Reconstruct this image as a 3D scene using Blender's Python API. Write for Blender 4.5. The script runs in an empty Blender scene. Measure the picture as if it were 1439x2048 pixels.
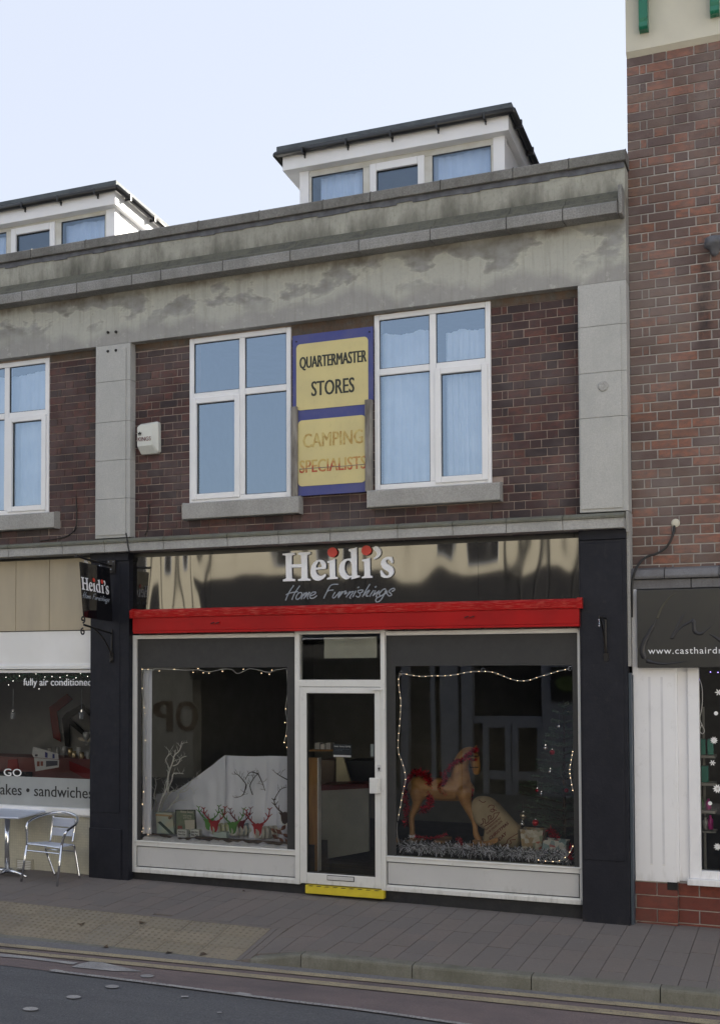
import bpy, bmesh, math, random
from mathutils import Vector, Matrix
random.seed(7)
C = bpy.context.scene
COL = C.collection
# ------------------------------------------------------------------ camera
CAMP = Vector((0.0, -10.4, 2.29))
RM = Matrix(((0.93055757, 0.01550505, 0.36581716), (0.36612495, -0.02879166, -0.93012019), (-0.00388907, 0.99946517, -0.03246908)))
FPX, CX, CY = 2250.0, 719.5, 1259.634
cd = bpy.data.cameras.new('camera'); cam = bpy.data.objects.new('camera', cd); COL.objects.link(cam)
cam.matrix_world = Matrix.Translation(CAMP) @ RM.to_4x4()
cd.sensor_fit = 'HORIZONTAL'; cd.sensor_width = 36.0; cd.lens = FPX / 1439 * 36
cd.shift_y = (CY - 1024) / 1439; cd.clip_start = 0.1; cd.clip_end = 2000
C.camera = cam
# ------------------------------------------------------------------ light
SUN_EL, SUN_AZ = math.radians(25), math.radians(45)      # azimuth from +Y towards +X
w = bpy.data.worlds.new('World'); C.world = w; w.use_nodes = True
wn = w.node_tree; bg = wn.nodes['Background']
sky = wn.nodes.new('ShaderNodeTexSky'); sky.sky_type = 'NISHITA'; sky.sun_disc = False
sky.sun_elevation = SUN_EL; sky.sun_rotation = SUN_AZ
sky.air_density = 1.2; sky.dust_density = 3.0; sky.ozone_density = 1.2
veil = wn.nodes.new('ShaderNodeMix'); veil.data_type = 'RGBA'; veil.inputs[0].default_value = 0.86      # thin high cloud
veil.inputs[7].default_value = (2.42, 2.56, 2.95, 1)
wn.links.new(sky.outputs[0], veil.inputs[6]); wn.links.new(veil.outputs[2], bg.inputs[0]); bg.inputs[1].default_value = 0.083
sl = bpy.data.lights.new('sun', 'SUN'); so = bpy.data.objects.new('sun', sl); COL.objects.link(so)
sl.energy = 5.0; sl.angle = math.radians(0.5); sl.color = (1.0, 0.93, 0.82)
sd = Vector((math.sin(SUN_AZ) * math.cos(SUN_EL), math.cos(SUN_AZ) * math.cos(SUN_EL), math.sin(SUN_EL)))
so.rotation_euler = sd.to_track_quat('Z', 'Y').to_euler(); so.location = (20, 20, 30)
vs = C.view_settings; vs.view_transform = 'Standard'; vs.look = 'None'; vs.gamma = 1; vs.use_curve_mapping = False
vs.exposure = 2.02
cy_ = C.cycles; cy_.use_denoising = True; cy_.max_bounces = 10; cy_.diffuse_bounces = 5; cy_.glossy_bounces = 5
cy_.transparent_max_bounces = 24; cy_.transmission_bounces = 6; cy_.sample_clamp_indirect = 12

# ------------------------------------------------------------------ helpers
def at(px, py, y=0.0):
    "world point of the plane at depth y that belongs to a measured place of the survey photograph"
    d = RM @ Vector((px - CX, CY - py, -FPX)); t = (y - CAMP.y) / d.y
    return CAMP + d * t
def G(X, y):                       # pavement level
    z = -0.018 - 0.011 * (X + 4.26) + 0.02 * y
    a = min(1, max(0, (-3.86 - X) / 0.62)); b = min(1, max(0, (-y - 1.3) / 0.66))
    return z - 0.106 * a * b
def R(X, y): return -0.131 - 0.011 * (X + 4.26) + 0.02 * y
def KY(X): return -1.96 + 0.05 * (X + 3.85)          # kerb line
def atr(px, py, dz=0.0):
    d = RM @ Vector((px - CX, CY - py, -FPX)); n = Vector((0.011, -0.02, 1.0))
    t = (-0.131 - 0.011 * 4.26 + dz - n.dot(CAMP)) / n.dot(d); return CAMP + d * t
WO = {}
class MB:
    def __init__(s): s.v = []; s.f = []; s.m = []; s.mi = 0
    def add(s, vs, fs):
        n = len(s.v); s.v += [tuple(p) for p in vs]; s.f += [tuple(i + n for i in f) for f in fs]; s.m += [s.mi] * len(fs)
        return s
    def box(s, x0, x1, y0, y1, z0, z1):
        if x0 > x1: x0, x1 = x1, x0
        if y0 > y1: y0, y1 = y1, y0
        if z0 > z1: z0, z1 = z1, z0
        return s.add([(x0,y0,z0),(x1,y0,z0),(x1,y1,z0),(x0,y1,z0),(x0,y0,z1),(x1,y0,z1),(x1,y1,z1),(x0,y1,z1)],
                     [(0,3,2,1),(4,5,6,7),(0,1,5,4),(1,2,6,5),(2,3,7,6),(3,0,4,7)])
    def hexa(s, p):   # 8 points: bottom 4, top 4
        return s.add(p, [(0,3,2,1),(4,5,6,7),(0,1,5,4),(1,2,6,5),(2,3,7,6),(3,0,4,7)])
    def prism(s, pts, y0, y1):   # pts (X,Z) counter-clockwise seen from the street
        n = len(pts); a = [(x, y0, z) for x, z in pts]; b = [(x, y1, z) for x, z in pts]
        fs = [tuple(range(n)), tuple(range(2*n-1, n-1, -1))] + [(i, i + n, (i+1) % n + n, (i+1) % n) for i in range(n)]
        return s.add(a + b, fs)
    def profx(s, prof, x0, x1):  # prof (y,z) closed loop extruded along X
        n = len(prof); a = [(x0, y, z) for y, z in prof]; b = [(x1, y, z) for y, z in prof]
        fs = [tuple(range(n)), tuple(range(2*n-1, n-1, -1))] + [(i, (i+1) % n, (i+1) % n + n, i + n) for i in range(n)]
        return s.add(a + b, fs)
    def tube(s, pts, r, n=8, cap=True):
        pts = [Vector(p) for p in pts]; k = len(pts)
        rr = r if isinstance(r, (list, tuple)) else [r] * k
        vs = []; up = None
        for i, p in enumerate(pts):
            t = (pts[min(i+1, k-1)] - pts[max(i-1, 0)]).normalized()
            if up is None: up = Vector((0,0,1)) if abs(t.z) < .9 else Vector((1,0,0))
            a = t.cross(up); a = a.normalized() if a.length > 1e-6 else t.orthogonal().normalized(); b = a.cross(t).normalized(); up = b
            for j in range(n):
                th = 2*math.pi*j/n; vs.append(p + (a*math.cos(th) + b*math.sin(th)) * rr[i])
        fs = [(i*n+j, i*n+(j+1) % n, (i+1)*n+(j+1) % n, (i+1)*n+j) for i in range(k-1) for j in range(n)]
        if cap: fs += [tuple(range(n-1, -1, -1)), tuple(range((k-1)*n, k*n))]
        return s.add(vs, fs)
    def ball(s, c, r, nu=12, nv=8, sc=(1,1,1)):
        c = Vector(c); vs = [c + Vector((0,0,r*sc[2]))]
        for i in range(1, nv):
            a = math.pi*i/nv
            for j in range(nu):
                b = 2*math.pi*j/nu; vs.append(c + Vector((math.sin(a)*math.cos(b)*r*sc[0], math.sin(a)*math.sin(b)*r*sc[1], math.cos(a)*r*sc[2])))
        vs.append(c - Vector((0,0,r*sc[2]))); m = len(vs)-1
        fs = [(0, 1+j, 1+(j+1) % nu) for j in range(nu)] + [(m, m-nu+(j+1) % nu, m-nu+j) for j in range(nu)]
        fs += [(1+i*nu+j, 1+(i+1)*nu+j, 1+(i+1)*nu+(j+1) % nu, 1+i*nu+(j+1) % nu) for i in range(nv-2) for j in range(nu)]
        return s.add(vs, fs)
    def lathe(s, c, prof, n=16):
        c = Vector(c); vs = [c + Vector((r*math.cos(2*math.pi*j/n), r*math.sin(2*math.pi*j/n), z)) for r, z in prof for j in range(n)]
        k = len(prof); fs = [(i*n+j, i*n+(j+1) % n, (i+1)*n+(j+1) % n, (i+1)*n+j) for i in range(k-1) for j in range(n)]
        fs += [tuple(range(n-1, -1, -1)), tuple(range((k-1)*n, k*n))]
        return s.add(vs, fs)
    def quad(s, a, b, c, d): return s.add([a, b, c, d], [(0,1,2,3)])
def mesh_obj(name, me, parent=None, origin=None):
    o = bpy.data.objects.new(name, me); COL.objects.link(o)
    og = Vector(origin) if origin is not None else Vector((0,0,0))
    if parent is not None: o.parent = parent; o.location = og - WO[parent.name]
    else: o.location = og
    WO[o.name] = og
    return o
def build(name, mb, mat, parent=None, smooth=False, bevel=0, origin=None, stuff=False, label=None):
    if origin is None:
        xs = [v[0] for v in mb.v]; ys = [v[1] for v in mb.v]; zs = [v[2] for v in mb.v]
        origin = ((min(xs)+max(xs))/2, (min(ys)+max(ys))/2, min(zs))
    ox, oy, oz = origin
    me = bpy.data.meshes.new(name); me.from_pydata([(x-ox, y-oy, z-oz) for x, y, z in mb.v], [], mb.f); me.update()
    for m in (mat if isinstance(mat, (list, tuple)) else [mat]): me.materials.append(m)
    if any(mb.m): me.polygons.foreach_set('material_index', mb.m)
    if smooth: me.polygons.foreach_set('use_smooth', [True]*len(me.polygons))
    o = mesh_obj(name, me, parent, origin)
    if bevel:
        b = o.modifiers.new('bevel', 'BEVEL'); b.width = bevel; b.segments = 2; b.limit_method = 'ANGLE'; b.angle_limit = math.radians(40)
    if stuff: o['kind'] = 'stuff'
    if label: o['label'] = label
    return o
def thing(name, label, cat, loc, group=None):
    o = bpy.data.objects.new(name, None); COL.objects.link(o); o.location = loc; o.empty_display_size = .1
    WO[o.name] = Vector(loc); o['label'] = label; o['category'] = cat
    if group: o['group'] = group
    return o
def tag(o, label, cat, group=None):
    o['label'] = label; o['category'] = cat
    if group: o['group'] = group
    return o
def struct(o): o['kind'] = 'structure'; return o
def curve_mesh(cu):
    o = bpy.data.objects.new('tmp', cu); COL.objects.link(o)
    dg = bpy.context.evaluated_depsgraph_get(); dg.update()
    me = bpy.data.meshes.new_from_object(o.evaluated_get(dg)); bpy.data.objects.remove(o); bpy.data.curves.remove(cu)
    return me
def text(body, x0, x1, z0, z1, y, mat, parent, weight=0.0, shear=0.0, depth=0.002, rot=0.0, name='lettering', spacing=1.0, fn=None, label=None):
    "lettering fitted into the rectangle x0..x1, z0..z1 and facing the street"
    cu = bpy.data.curves.new('t', 'FONT'); cu.body = body; cu.size = 1; cu.offset = weight; cu.extrude = 0.02; cu.shear = shear; cu.resolution_u = 3; cu.space_character = spacing
    if weight > 0: cu.offset = 0
    me = curve_mesh(cu)
    if weight > 0:
        bm = bmesh.new()
        for k in (-1, -.33, .33, 1):
            n0 = len(bm.verts); bm.from_mesh(me); bm.verts.ensure_lookup_table()
            for v in bm.verts[n0:]: v.co.x += k*weight; v.co.z += k*.004
        bm.to_mesh(me); bm.free()
    xs = [v.co.x for v in me.vertices]; ys = [v.co.y for v in me.vertices]; a, b, c, d = min(xs), max(xs), min(ys), max(ys)
    w_, h_ = x1-x0, z1-z0; ctr = Vector(((x0+x1)/2, y, (z0+z1)/2)); cr, sr = math.cos(rot), math.sin(rot)
    for v in me.vertices:
        u = ((v.co.x-a)/(b-a)-.5)*w_; t = ((v.co.y-c)/(d-c)-.5)*h_; dep = -(v.co.z)/0.02*depth/2
        if fn: v.co = Vector(fn(u/w_+.5, t/h_+.5, dep)) - ctr
        else: v.co = Vector((u*cr - t*sr, dep, u*sr + t*cr))
    me.materials.clear(); me.materials.append(mat)
    o = mesh_obj(name, me, parent, ctr)
    if label: o['label'] = label
    return o
def shape_mesh(outlines, y, depth, mat, parent, name, fn=None):
    "flat cut-out shapes (outer loop and holes, X/Z) of a given thickness"
    cu = bpy.data.curves.new('s', 'CURVE'); cu.dimensions = '2D'; cu.fill_mode = 'BOTH'; cu.extrude = depth/2
    for pts in outlines:
        sp = cu.splines.new('POLY'); sp.points.add(len(pts)-1); sp.use_cyclic_u = True
        for q, (x, z) in zip(sp.points, pts): q.co = (x, z, 0, 1)
    me = curve_mesh(cu)
    allx = [p[0] for s_ in outlines for p in s_]; allz = [p[1] for s_ in outlines for p in s_]
    ctr = Vector(((min(allx)+max(allx))/2, y, (min(allz)+max(allz))/2))
    if fn:
        ctr = Vector(fn(ctr.x, ctr.z, 0))
        for v in me.vertices: v.co = Vector(fn(v.co.x, v.co.y, -v.co.z)) - ctr
    else:
        for v in me.vertices: v.co = Vector((v.co.x, y - v.co.z, v.co.y)) - ctr
    me.materials.clear(); me.materials.append(mat)
    return mesh_obj(name, me, parent, ctr)
def smooth_path(pts, k=6):
    pts = [Vector(p) for p in pts]; out = []
    for i in range(len(pts)-1):
        p0 = pts[max(i-1,0)]; p1 = pts[i]; p2 = pts[i+1]; p3 = pts[min(i+2, len(pts)-1)]
        for j in range(k):
            t = j/k; out.append(.5*((2*p1)+(p2-p0)*t+(2*p0-5*p1+4*p2-p3)*t*t+(3*p1-p0-3*p2+p3)*t**3))
    out.append(pts[-1]); return out
def rnd(a, b): return random.uniform(a, b)

# ------------------------------------------------------------------ materials
class NB:
    def __init__(s, name):
        s.mat = bpy.data.materials.new(name); s.mat.use_nodes = True; s.t = s.mat.node_tree; s.n = s.t.nodes
        s.p = s.n['Principled BSDF']; s.out = s.n['Material Output']; s.pos = None
    def new(s, t, **k):
        n = s.n.new(t)
        for a, b in k.items(): setattr(n, a, b)
        return n
    def L(s, a, b): s.t.links.new(a, b)
    def P(s):
        if s.pos is None: s.pos = s.new('ShaderNodeNewGeometry').outputs['Position']
        return s.pos
    def noise(s, scale, stretch=(1,1,1), detail=4, rough=.55, dist=0.0):
        m = s.new('ShaderNodeMapping'); m.inputs['Scale'].default_value = stretch; s.L(s.P(), m.inputs[0])
        n = s.new('ShaderNodeTexNoise'); n.inputs['Scale'].default_value = scale; n.inputs['Detail'].default_value = detail; n.inputs['Roughness'].default_value = rough
        n.inputs['Distortion'].default_value = dist; s.L(m.outputs[0], n.inputs['Vector']); return n.outputs['Fac']
    def ramp(s, fac, stops, interp='LINEAR'):
        r = s.new('ShaderNodeValToRGB'); r.color_ramp.interpolation = interp; e = r.color_ramp.elements
        while len(e) < len(stops): e.new(.5)
        for el, (p, c) in zip(e, stops): el.position = p; el.color = (c, c, c, 1) if isinstance(c, (int, float)) else (*c, 1)
        s.L(fac, r.inputs[0]); return r.outputs[0]
    def mix(s, fac, a, b, bt='MIX'):
        m = s.new('ShaderNodeMix', data_type='RGBA', blend_type=bt)
        for inp, val in ((m.inputs[0], fac), (m.inputs[6], a), (m.inputs[7], b)):
            if isinstance(val, (int, float)): inp.default_value = val
            elif isinstance(val, tuple): inp.default_value = (*val, 1)
            else: s.L(val, inp)
        return m.outputs[2]
    def math(s, op, a, b=0.0, clamp=False):
        m = s.new('ShaderNodeMath', operation=op, use_clamp=clamp)
        for i, val in enumerate((a, b)):
            if isinstance(val, (int, float)): m.inputs[i].default_value = val
            else: s.L(val, m.inputs[i])
        return m.outputs[0]
    def sep(s):
        x = s.new('ShaderNodeSeparateXYZ'); s.L(s.P(), x.inputs[0]); return x.outputs
    def bump(s, h, strength=.3, dist=.01):
        b = s.new('ShaderNodeBump'); b.inputs['Strength'].default_value = strength; b.inputs['Distance'].default_value = dist
        s.L(h, b.inputs['Height']); s.L(b.outputs[0], s.p.inputs['Normal']); return b
    def col(s, c):
        if isinstance(c, tuple): s.p.inputs['Base Color'].default_value = (*c, 1)
        else: s.L(c, s.p.inputs['Base Color'])
    def fin(s, rough=.6, metal=0.0, spec=.5):
        if isinstance(rough, (int, float)): s.p.inputs['Roughness'].default_value = rough
        else: s.L(rough, s.p.inputs['Roughness'])
        s.p.inputs['Metallic'].default_value = metal; s.p.inputs['Specular IOR Level'].default_value = spec; return s.mat
def mat(name, c, c2=None, rough=.6, metal=0.0, scale=4.0, stretch=(1,1,1), lo=.35, hi=.65, bump=0.0, bscale=60.0, spec=.5, bd=.004):
    b = NB(name)
    if c2 is None: c2 = tuple(x*.86 for x in c)
    f = b.ramp(b.noise(scale, stretch), [(lo, 0.0), (hi, 1.0)]); b.col(b.mix(f, c, c2))
    if bump: b.bump(b.noise(bscale), bump, bd)
    r = b.ramp(b.noise(scale*3.1), [(.3, rough*.88), (.7, min(1, rough*1.1))])
    return b.fin(r, metal, spec)
def grime(m, z0, h, c, k):
    "splash dirt and scuffs rising from the foot of painted work"
    t = m.node_tree; p = t.nodes['Principled BSDF']; src = p.inputs['Base Color'].links[0].from_socket
    b = NB.__new__(NB); b.mat = m; b.t = t; b.n = t.nodes; b.p = p; b.pos = None
    x, y_, z = b.sep(); f = b.math('DIVIDE', b.math('SUBTRACT', z, z0), h); f = b.math('ADD', f, b.math('MULTIPLY', b.noise(9, (2,1,.5), 5, .7), 1.1))
    g = b.ramp(f, [(.35, k), (1.1/1.6, .0)]); g2 = b.ramp(b.noise(16, (1,1,.6), 6, .75), [(.58, 0.0), (.72, k*.45)])
    b.L(b.mix(b.math('MAXIMUM', g, g2), src, c), p.inputs['Base Color'])
def emit(name, c, s):
    b = NB(name); b.col(c); b.p.inputs['Emission Color'].default_value = (*c, 1); b.p.inputs['Emission Strength'].default_value = s; return b.fin(.4)
def glass(name, base, tint, k=1.0, wav=0.0, wsc=1.0, rough=0.0, gcol=(1,1,1)):
    "thin pane: see-through part plus a mirror part"
    b = NB(name); b.n.remove(b.p)
    tr = b.new('ShaderNodeBsdfTransparent'); tr.inputs[0].default_value = (*tint, 1)
    gl = b.new('ShaderNodeBsdfGlossy'); gl.inputs['Roughness'].default_value = rough; gl.inputs[0].default_value = (*gcol, 1)
    fr = b.new('ShaderNodeFresnel'); fr.inputs[0].default_value = 1.5
    if wav:
        bp = b.new('ShaderNodeBump'); bp.inputs['Strength'].default_value = 1; bp.inputs['Distance'].default_value = wav
        b.L(b.noise(wsc, detail=1), bp.inputs['Height']); b.L(bp.outputs[0], gl.inputs['Normal'])
    f = b.math('ADD', b.math('MULTIPLY', fr.outputs[0], k), base, True)
    mx = b.new('ShaderNodeMixShader'); b.L(f, mx.inputs[0]); b.L(tr.outputs[0], mx.inputs[1]); b.L(gl.outputs[0], mx.inputs[2]); b.L(mx.outputs[0], b.out.inputs[0])
    return b.mat
def brickmat(name, cols, blot, haze=0.0, hz=None, mkey_stain=None):
    b = NB(name); g = b.new('ShaderNodeNewGeometry'); o = b.new('ShaderNodeObjectInfo')
    r = b.math('FRACT', b.math('ADD', b.math('ADD', o.outputs['Random'], g.outputs['Random Per Island']), .0))
    n = len(cols); c = b.ramp(r, [(i/n, cols[i]) for i in range(n)], 'CONSTANT')
    c = b.mix(b.ramp(b.noise(14, (1,1,2), 5, .7), [(.36, 0.0), (.62, .8)]), c, tuple(blot), 'MIX')
    c = b.mix(b.ramp(b.noise(70, (1,1,1.4), 3), [(.62, 0.0), (.75, .5)]), c, (.02,.015,.015))
    c = b.mix(b.ramp(b.noise(1.7, (1,1,1), 4, .6), [(.42, 0.0), (.75, haze)]), c, hz or (.3,.27,.25))
    if mkey_stain:
        x, y_, z = b.sep(); wx = b.math('ADD', x, b.math('MULTIPLY', b.noise(5), .05)); sx = b.math('ABSOLUTE', b.math('SUBTRACT', wx, mkey_stain[0] + .025))
        f = b.math('MULTIPLY', b.ramp(sx, [(.03, 1.0), (.10, 0.0)]), b.ramp(b.math('SUBTRACT', z, mkey_stain[1]), [(0.0, 0.0), (.3, .9), (.9, .9), (1.0, 0.0)]))
        c = b.mix(b.math('MULTIPLY', f, b.ramp(b.noise(9, (1,1,.5), 5, .7), [(.35, .25), (.6, 1.0)])), c, (.03,.028,.03))
    b.col(c); b.bump(b.noise(70, detail=5), .7, .004); return b.fin(.82, spec=.25)

M = {}
# frieze: grey render with paler lime bloom and damp darker patches under the cornice
b = NB('frieze_render'); x, y_, z = b.sep()
base = b.mix(b.ramp(b.noise(2.5, detail=6), [(.3, 0.0), (.7, 1.0)]), (.345,.34,.325), (.285,.28,.265))
zz = b.math('ADD', z, b.math('MULTIPLY', b.math('SUBTRACT', b.noise(1.3, (1,1,0), 5), .5), .8))
pale = b.ramp(b.math('SUBTRACT', zz, 5.6), [(0.34, 0.0), (.44, .95)])
c = b.mix(pale, base, (.43,.43,.385))
n1 = b.noise(2.1, (.8,1,1.45), 5, .55, .15)
band = b.math('MULTIPLY', b.ramp(b.math('SUBTRACT', z, 5.5), [(.44, 0.0), (.62, 1.0)]), b.ramp(b.math('SUBTRACT', z, 5.5), [(.84, 1.0), (.9, 0.2)]))
dm = b.math('MULTIPLY', b.ramp(n1, [(.49, 0.0), (.55, 1.0)]), band)
inner = b.mix(b.ramp(b.noise(6, (1,1,1.5), 6), [(.36, 0.0), (.64, 1.0)]), (.225,.222,.20), (.32,.32,.31))
c = b.mix(dm, c, inner)
c = b.mix(b.math('MULTIPLY', b.ramp(n1, [(.475, 0.0), (.495, .6), (.512, 0.0)]), band), c, (.50,.49,.42))
c = b.mix(b.ramp(b.noise(26, (1,1,1), 6, .7), [(.5, 0.0), (.75, .35)]), c, (.27,.26,.235))
c = b.mix(b.ramp(b.noise(4.2, (3,1,.16), 6, .75), [(.50, 0.0), (.72, .6)]), c, (.22,.21,.185))
rust = b.math('MULTIPLY', b.ramp(b.math('SUBTRACT', b.math('ADD', z, b.math('MULTIPLY', b.noise(7, (1.6,1,.5), 6, .7), .16)), 6.0), [(.385, 0.0), (.46, .85)]), b.ramp(b.noise(1.8), [(.38, 0.15), (.6, 1.0)]))
c = b.mix(rust, c, (.085,.058,.038))
c = b.mix(b.math('MULTIPLY', b.ramp(b.noise(9, detail=7, rough=.75), [(.56, 0.0), (.66, .6)]), b.ramp(b.math('SUBTRACT', z, 5.7), [(.0, .0), (.14, 1.0), (.36, 0.0)])), c, (.55,.54,.51))
b.col(c); b.bump(b.noise(40, detail=6), .7, .006); M['frieze'] = b.fin(.9, spec=.2)
# parapet render with black algae stains that run down
b = NB('parapet_render'); x, y_, z = b.sep()
c = b.mix(b.ramp(b.noise(4, (1,1,.5), 6), [(.35, 0.0), (.65, 1.0)]), (.38,.375,.325), (.30,.295,.255))
low = b.math('MULTIPLY', b.math('SUBTRACT', 6.92, z), .8)
st = b.ramp(b.math('ADD', b.noise(2.6, (1,1,.3), 6, .68), low), [(.56, 0.0), (.70, .5), (.86, .95)])
c = b.mix(st, c, (.085,.083,.07))
c = b.mix(b.ramp(b.noise(7, (1.6,1,.2), 6, .7), [(.52, 0.0), (.7, .6)]), c, (.13,.128,.105))
c = b.mix(b.ramp(b.noise(30, (1,1,.8), 6, .75), [(.5, 0.0), (.72, .5)]), c, (.16,.155,.13))
b.col(c); b.bump(b.noise(50, detail=6), .6, .005); M['parapet'] = b.fin(.92, spec=.15)
def stone(name, a, bb, dark, k=.5, moss=None):
    b = NB(name); c = b.mix(b.ramp(b.noise(70, detail=4, rough=.85), [(.34, 0.0), (.66, 1.0)]), a, bb)
    c = b.mix(b.ramp(b.noise(2.6, (1,1,.6), 5, .65), [(.42, 0.0), (.72, k)]), c, dark)
    if moss: c = b.mix(b.ramp(b.noise(9, (1,1,1), 5, .7), [(.4, 0.0), (.6, .8)]), c, moss)
    c = b.mix(b.ramp(b.noise(14, (1.5,1,.5), 5, .7), [(.52, 0.0), (.74, k*.7)]), c, dark)
    b.col(c); b.bump(b.noise(75, detail=5), .7, .004); return b.fin(.86, spec=.25)
M['coping'] = stone('coping_stone', (.26,.25,.235), (.13,.13,.12), (.085,.08,.07), .7)
M['cornice'] = stone('cornice_granite', (.38,.37,.355), (.17,.168,.16), (.12,.12,.11), .6)
M['weather'] = stone('weathering_algae', (.15,.148,.125), (.075,.075,.06), (.04,.04,.034), .6, (.13,.125,.095))
M['pilaster'] = stone('pilaster_granite', (.50,.495,.475), (.38,.38,.365), (.33,.335,.32), .5)
M['string'] = stone('string_stone', (.46,.45,.435), (.28,.28,.265), (.2,.2,.19), .5)
M['stringtop'] = stone('string_algae', (.20,.20,.17), (.13,.13,.11), (.08,.08,.065), .6, (.15,.15,.11))
M['sill'] = stone('sill_granite', (.44,.43,.41), (.27,.265,.25), (.2,.195,.185), .4)
M['lead'] = mat('lead_flashing', (.13,.135,.15), (.07,.07,.08), .6, 0, 9, bump=.6, bscale=30)
M['brown'] = brickmat('brown_brick', [(.090,.044,.040),(.066,.038,.038),(.115,.050,.043),(.040,.032,.035),(.098,.046,.042),(.074,.046,.046),(.135,.055,.042),(.050,.036,.038),(.085,.042,.040)], (.052,.038,.038), .36, (.22,.185,.18))
M['red'] = brickmat('red_brick', [(.24,.115,.080),(.145,.092,.08),(.28,.125,.085),(.16,.098,.078),(.115,.083,.080),(.21,.122,.088),(.165,.092,.072),(.14,.095,.078),(.28,.125,.085),(.125,.085,.078)], (.12,.085,.076), .5, (.26,.225,.21), (-.79, 5.05))
M['basebrick'] = brickmat('painted_red_brick', [(.185,.05,.036),(.165,.045,.034),(.20,.055,.038),(.15,.045,.036)], (.12,.04,.032), .3, (.16,.1,.08))
M['mortar'] = mat('brown_wall_mortar', (.36,.29,.25), (.22,.17,.145), .95, scale=6, bump=.5)
M['rmortar'] = mat('red_wall_mortar', (.44,.41,.39), (.30,.28,.265), .95, scale=5, bump=.5)
M['pvc'] = mat('white_upvc', (.78,.78,.79), (.72,.72,.72), .32, scale=3, lo=.4, hi=.8)
M['pvc_dirty'] = mat('weathered_upvc', (.60,.595,.56), (.50,.48,.42), .45, scale=5)
M['roof'] = mat('grey_roof_felt', (.085,.10,.11), (.06,.07,.08), .7, scale=8, bump=.3)
M['gutter'] = mat('black_gutter_plastic', (.012,.012,.014), (.02,.02,.02), .35)
M['dark'] = mat('blue_black_masonry_paint', (.009,.010,.016), (.013,.014,.021), .62, scale=6, bump=.35, bscale=50, spec=.3)
M['plinth'] = mat('black_plinth_paint', (.010,.011,.014), (.02,.02,.022), .6, scale=12, bump=.4)
M['alu'] = mat('silver_aluminium', (.70,.70,.68), (.65,.65,.63), .38, .1, scale=2)
M['alupanel'] = mat('silver_panel', (.56,.56,.555), (.51,.51,.51), .42, .1, scale=1.2)
b = NB('red_gloss_paint'); c = b.mix(b.ramp(b.noise(3), [(.3, 0.0), (.7, 1.0)]), (.40,.004,.005), (.30,.004,.005))
x, y_, z = b.sep(); topw = b.math('MULTIPLY', b.ramp(b.math('SUBTRACT', z, 2.6), [(.2, 0.0), (.24, 1.0)]), b.ramp(b.noise(38, (.25,1,3), 5, .7), [(.5, 0.0), (.62, .7)]))
c = b.mix(topw, c, (.55,.12,.09)); c = b.mix(b.ramp(b.noise(30, (.15,1,1), 4), [(.62, 0.0), (.75, .35)]), c, (.2,.004,.004)); b.col(c); b.bump(b.noise(30, (.3,1,1)), .25, .003); M['redpaint'] = b.fin(.42, spec=.25)
# black acrylic fascia, slightly buckled so that it mirrors the street in waves
b = NB('black_gloss_acrylic'); b.col((.006,.006,.007))
bp = b.bump(b.noise(1.1, (1.9,1,.5), 1, .4, .1), 1.0, .021); M['fascia'] = b.fin(0.02, spec=1.0); b.p.inputs['IOR'].default_value = 1.62
b.p.inputs['Roughness'].default_value = .05
M['signblack'] = mat('black_sign_gloss', (.006,.006,.008), (.008,.008,.010), .07)
M['vinyl'] = mat('dark_grey_window_film', (.026,.026,.027), (.031,.031,.031), .55, scale=9)
M['glass_up'] = glass('upper_window_glass', .30, (.88,.94,1.0), 1.2, .0012, 1.3, gcol=(.64,.80,.96))
M['glass_dorm'] = glass('dormer_window_glass', .12, (.80,.89,1.0), 1.0, .001, 1.3, gcol=(.66,.82,1.0))
M['glass_shop'] = glass('shop_window_glass', .04, (.96,.97,.97), 1.0, .0012, .9)
M['curtain'] = mat('white_net_curtain', (.88,.89,.93), (.74,.77,.84), .9, scale=3)
M['white'] = mat('white_letter_acrylic', (.80,.81,.84), (.78,.79,.82), .4)
M['reddot'] = mat('orange_red_dot', (.62,.055,.035), (.55,.05,.03), .45)
M['script'] = mat('silver_grey_script', (.27,.30,.34), (.24,.27,.31), .5)
M['sblue'] = mat('faded_blue_board', (.045,.055,.22), (.07,.075,.21), .55, scale=5)
M['syellow'] = mat('faded_yellow_board', (.62,.53,.24), (.56,.48,.23), .55, scale=3, bump=.1)
M['sblack'] = mat('faded_black_letters', (.022,.026,.018), (.035,.038,.028), .6, scale=20)
b = NB('peeling_tan_letters'); b.col(b.mix(b.ramp(b.noise(22, (1,1,.6), 5, .7), [(.42, 0.0), (.6, 1.0)]), (.40,.25,.07), (.56,.45,.17))); M['stan'] = b.fin(.7)
b = NB('peeling_red_letters'); x, y_, z = b.sep(); f = b.ramp(b.math('ADD', b.noise(16, (1,1,.6), 5, .7), b.math('MULTIPLY', b.math('SUBTRACT', 4.33, z), 1.6)), [(.42, 0.0), (.62, 1.0)]); b.col(b.mix(f, (.52,.38,.12), (.42,.075,.035))); M['sred'] = b.fin(.7)
M['oldwood'] = mat('weathered_grey_batten', (.28,.26,.23), (.12,.105,.09), .85, scale=7, stretch=(3,3,.5), bump=.5)
M['iron'] = mat('black_wrought_iron', (.012,.012,.014), (.025,.022,.02), .45, .3)
M['cable'] = mat('black_cable', (.012,.012,.012), None, .5)
M['steel'] = mat('polished_aluminium_tube', (.78,.80,.84), (.70,.72,.76), .16, 1.0)
M['steelsheet'] = mat('brushed_aluminium', (.60,.65,.76), (.54,.58,.69), .4, .4, scale=20, stretch=(.2,1,1))
M['cream'] = mat('cream_panel_paint', (.45,.385,.275), (.39,.335,.245), .55, scale=2, stretch=(2,1,.4))
M['cafewhite'] = mat('white_gloss_board', (.80,.80,.80), (.74,.74,.73), .4, scale=1.5)
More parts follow.
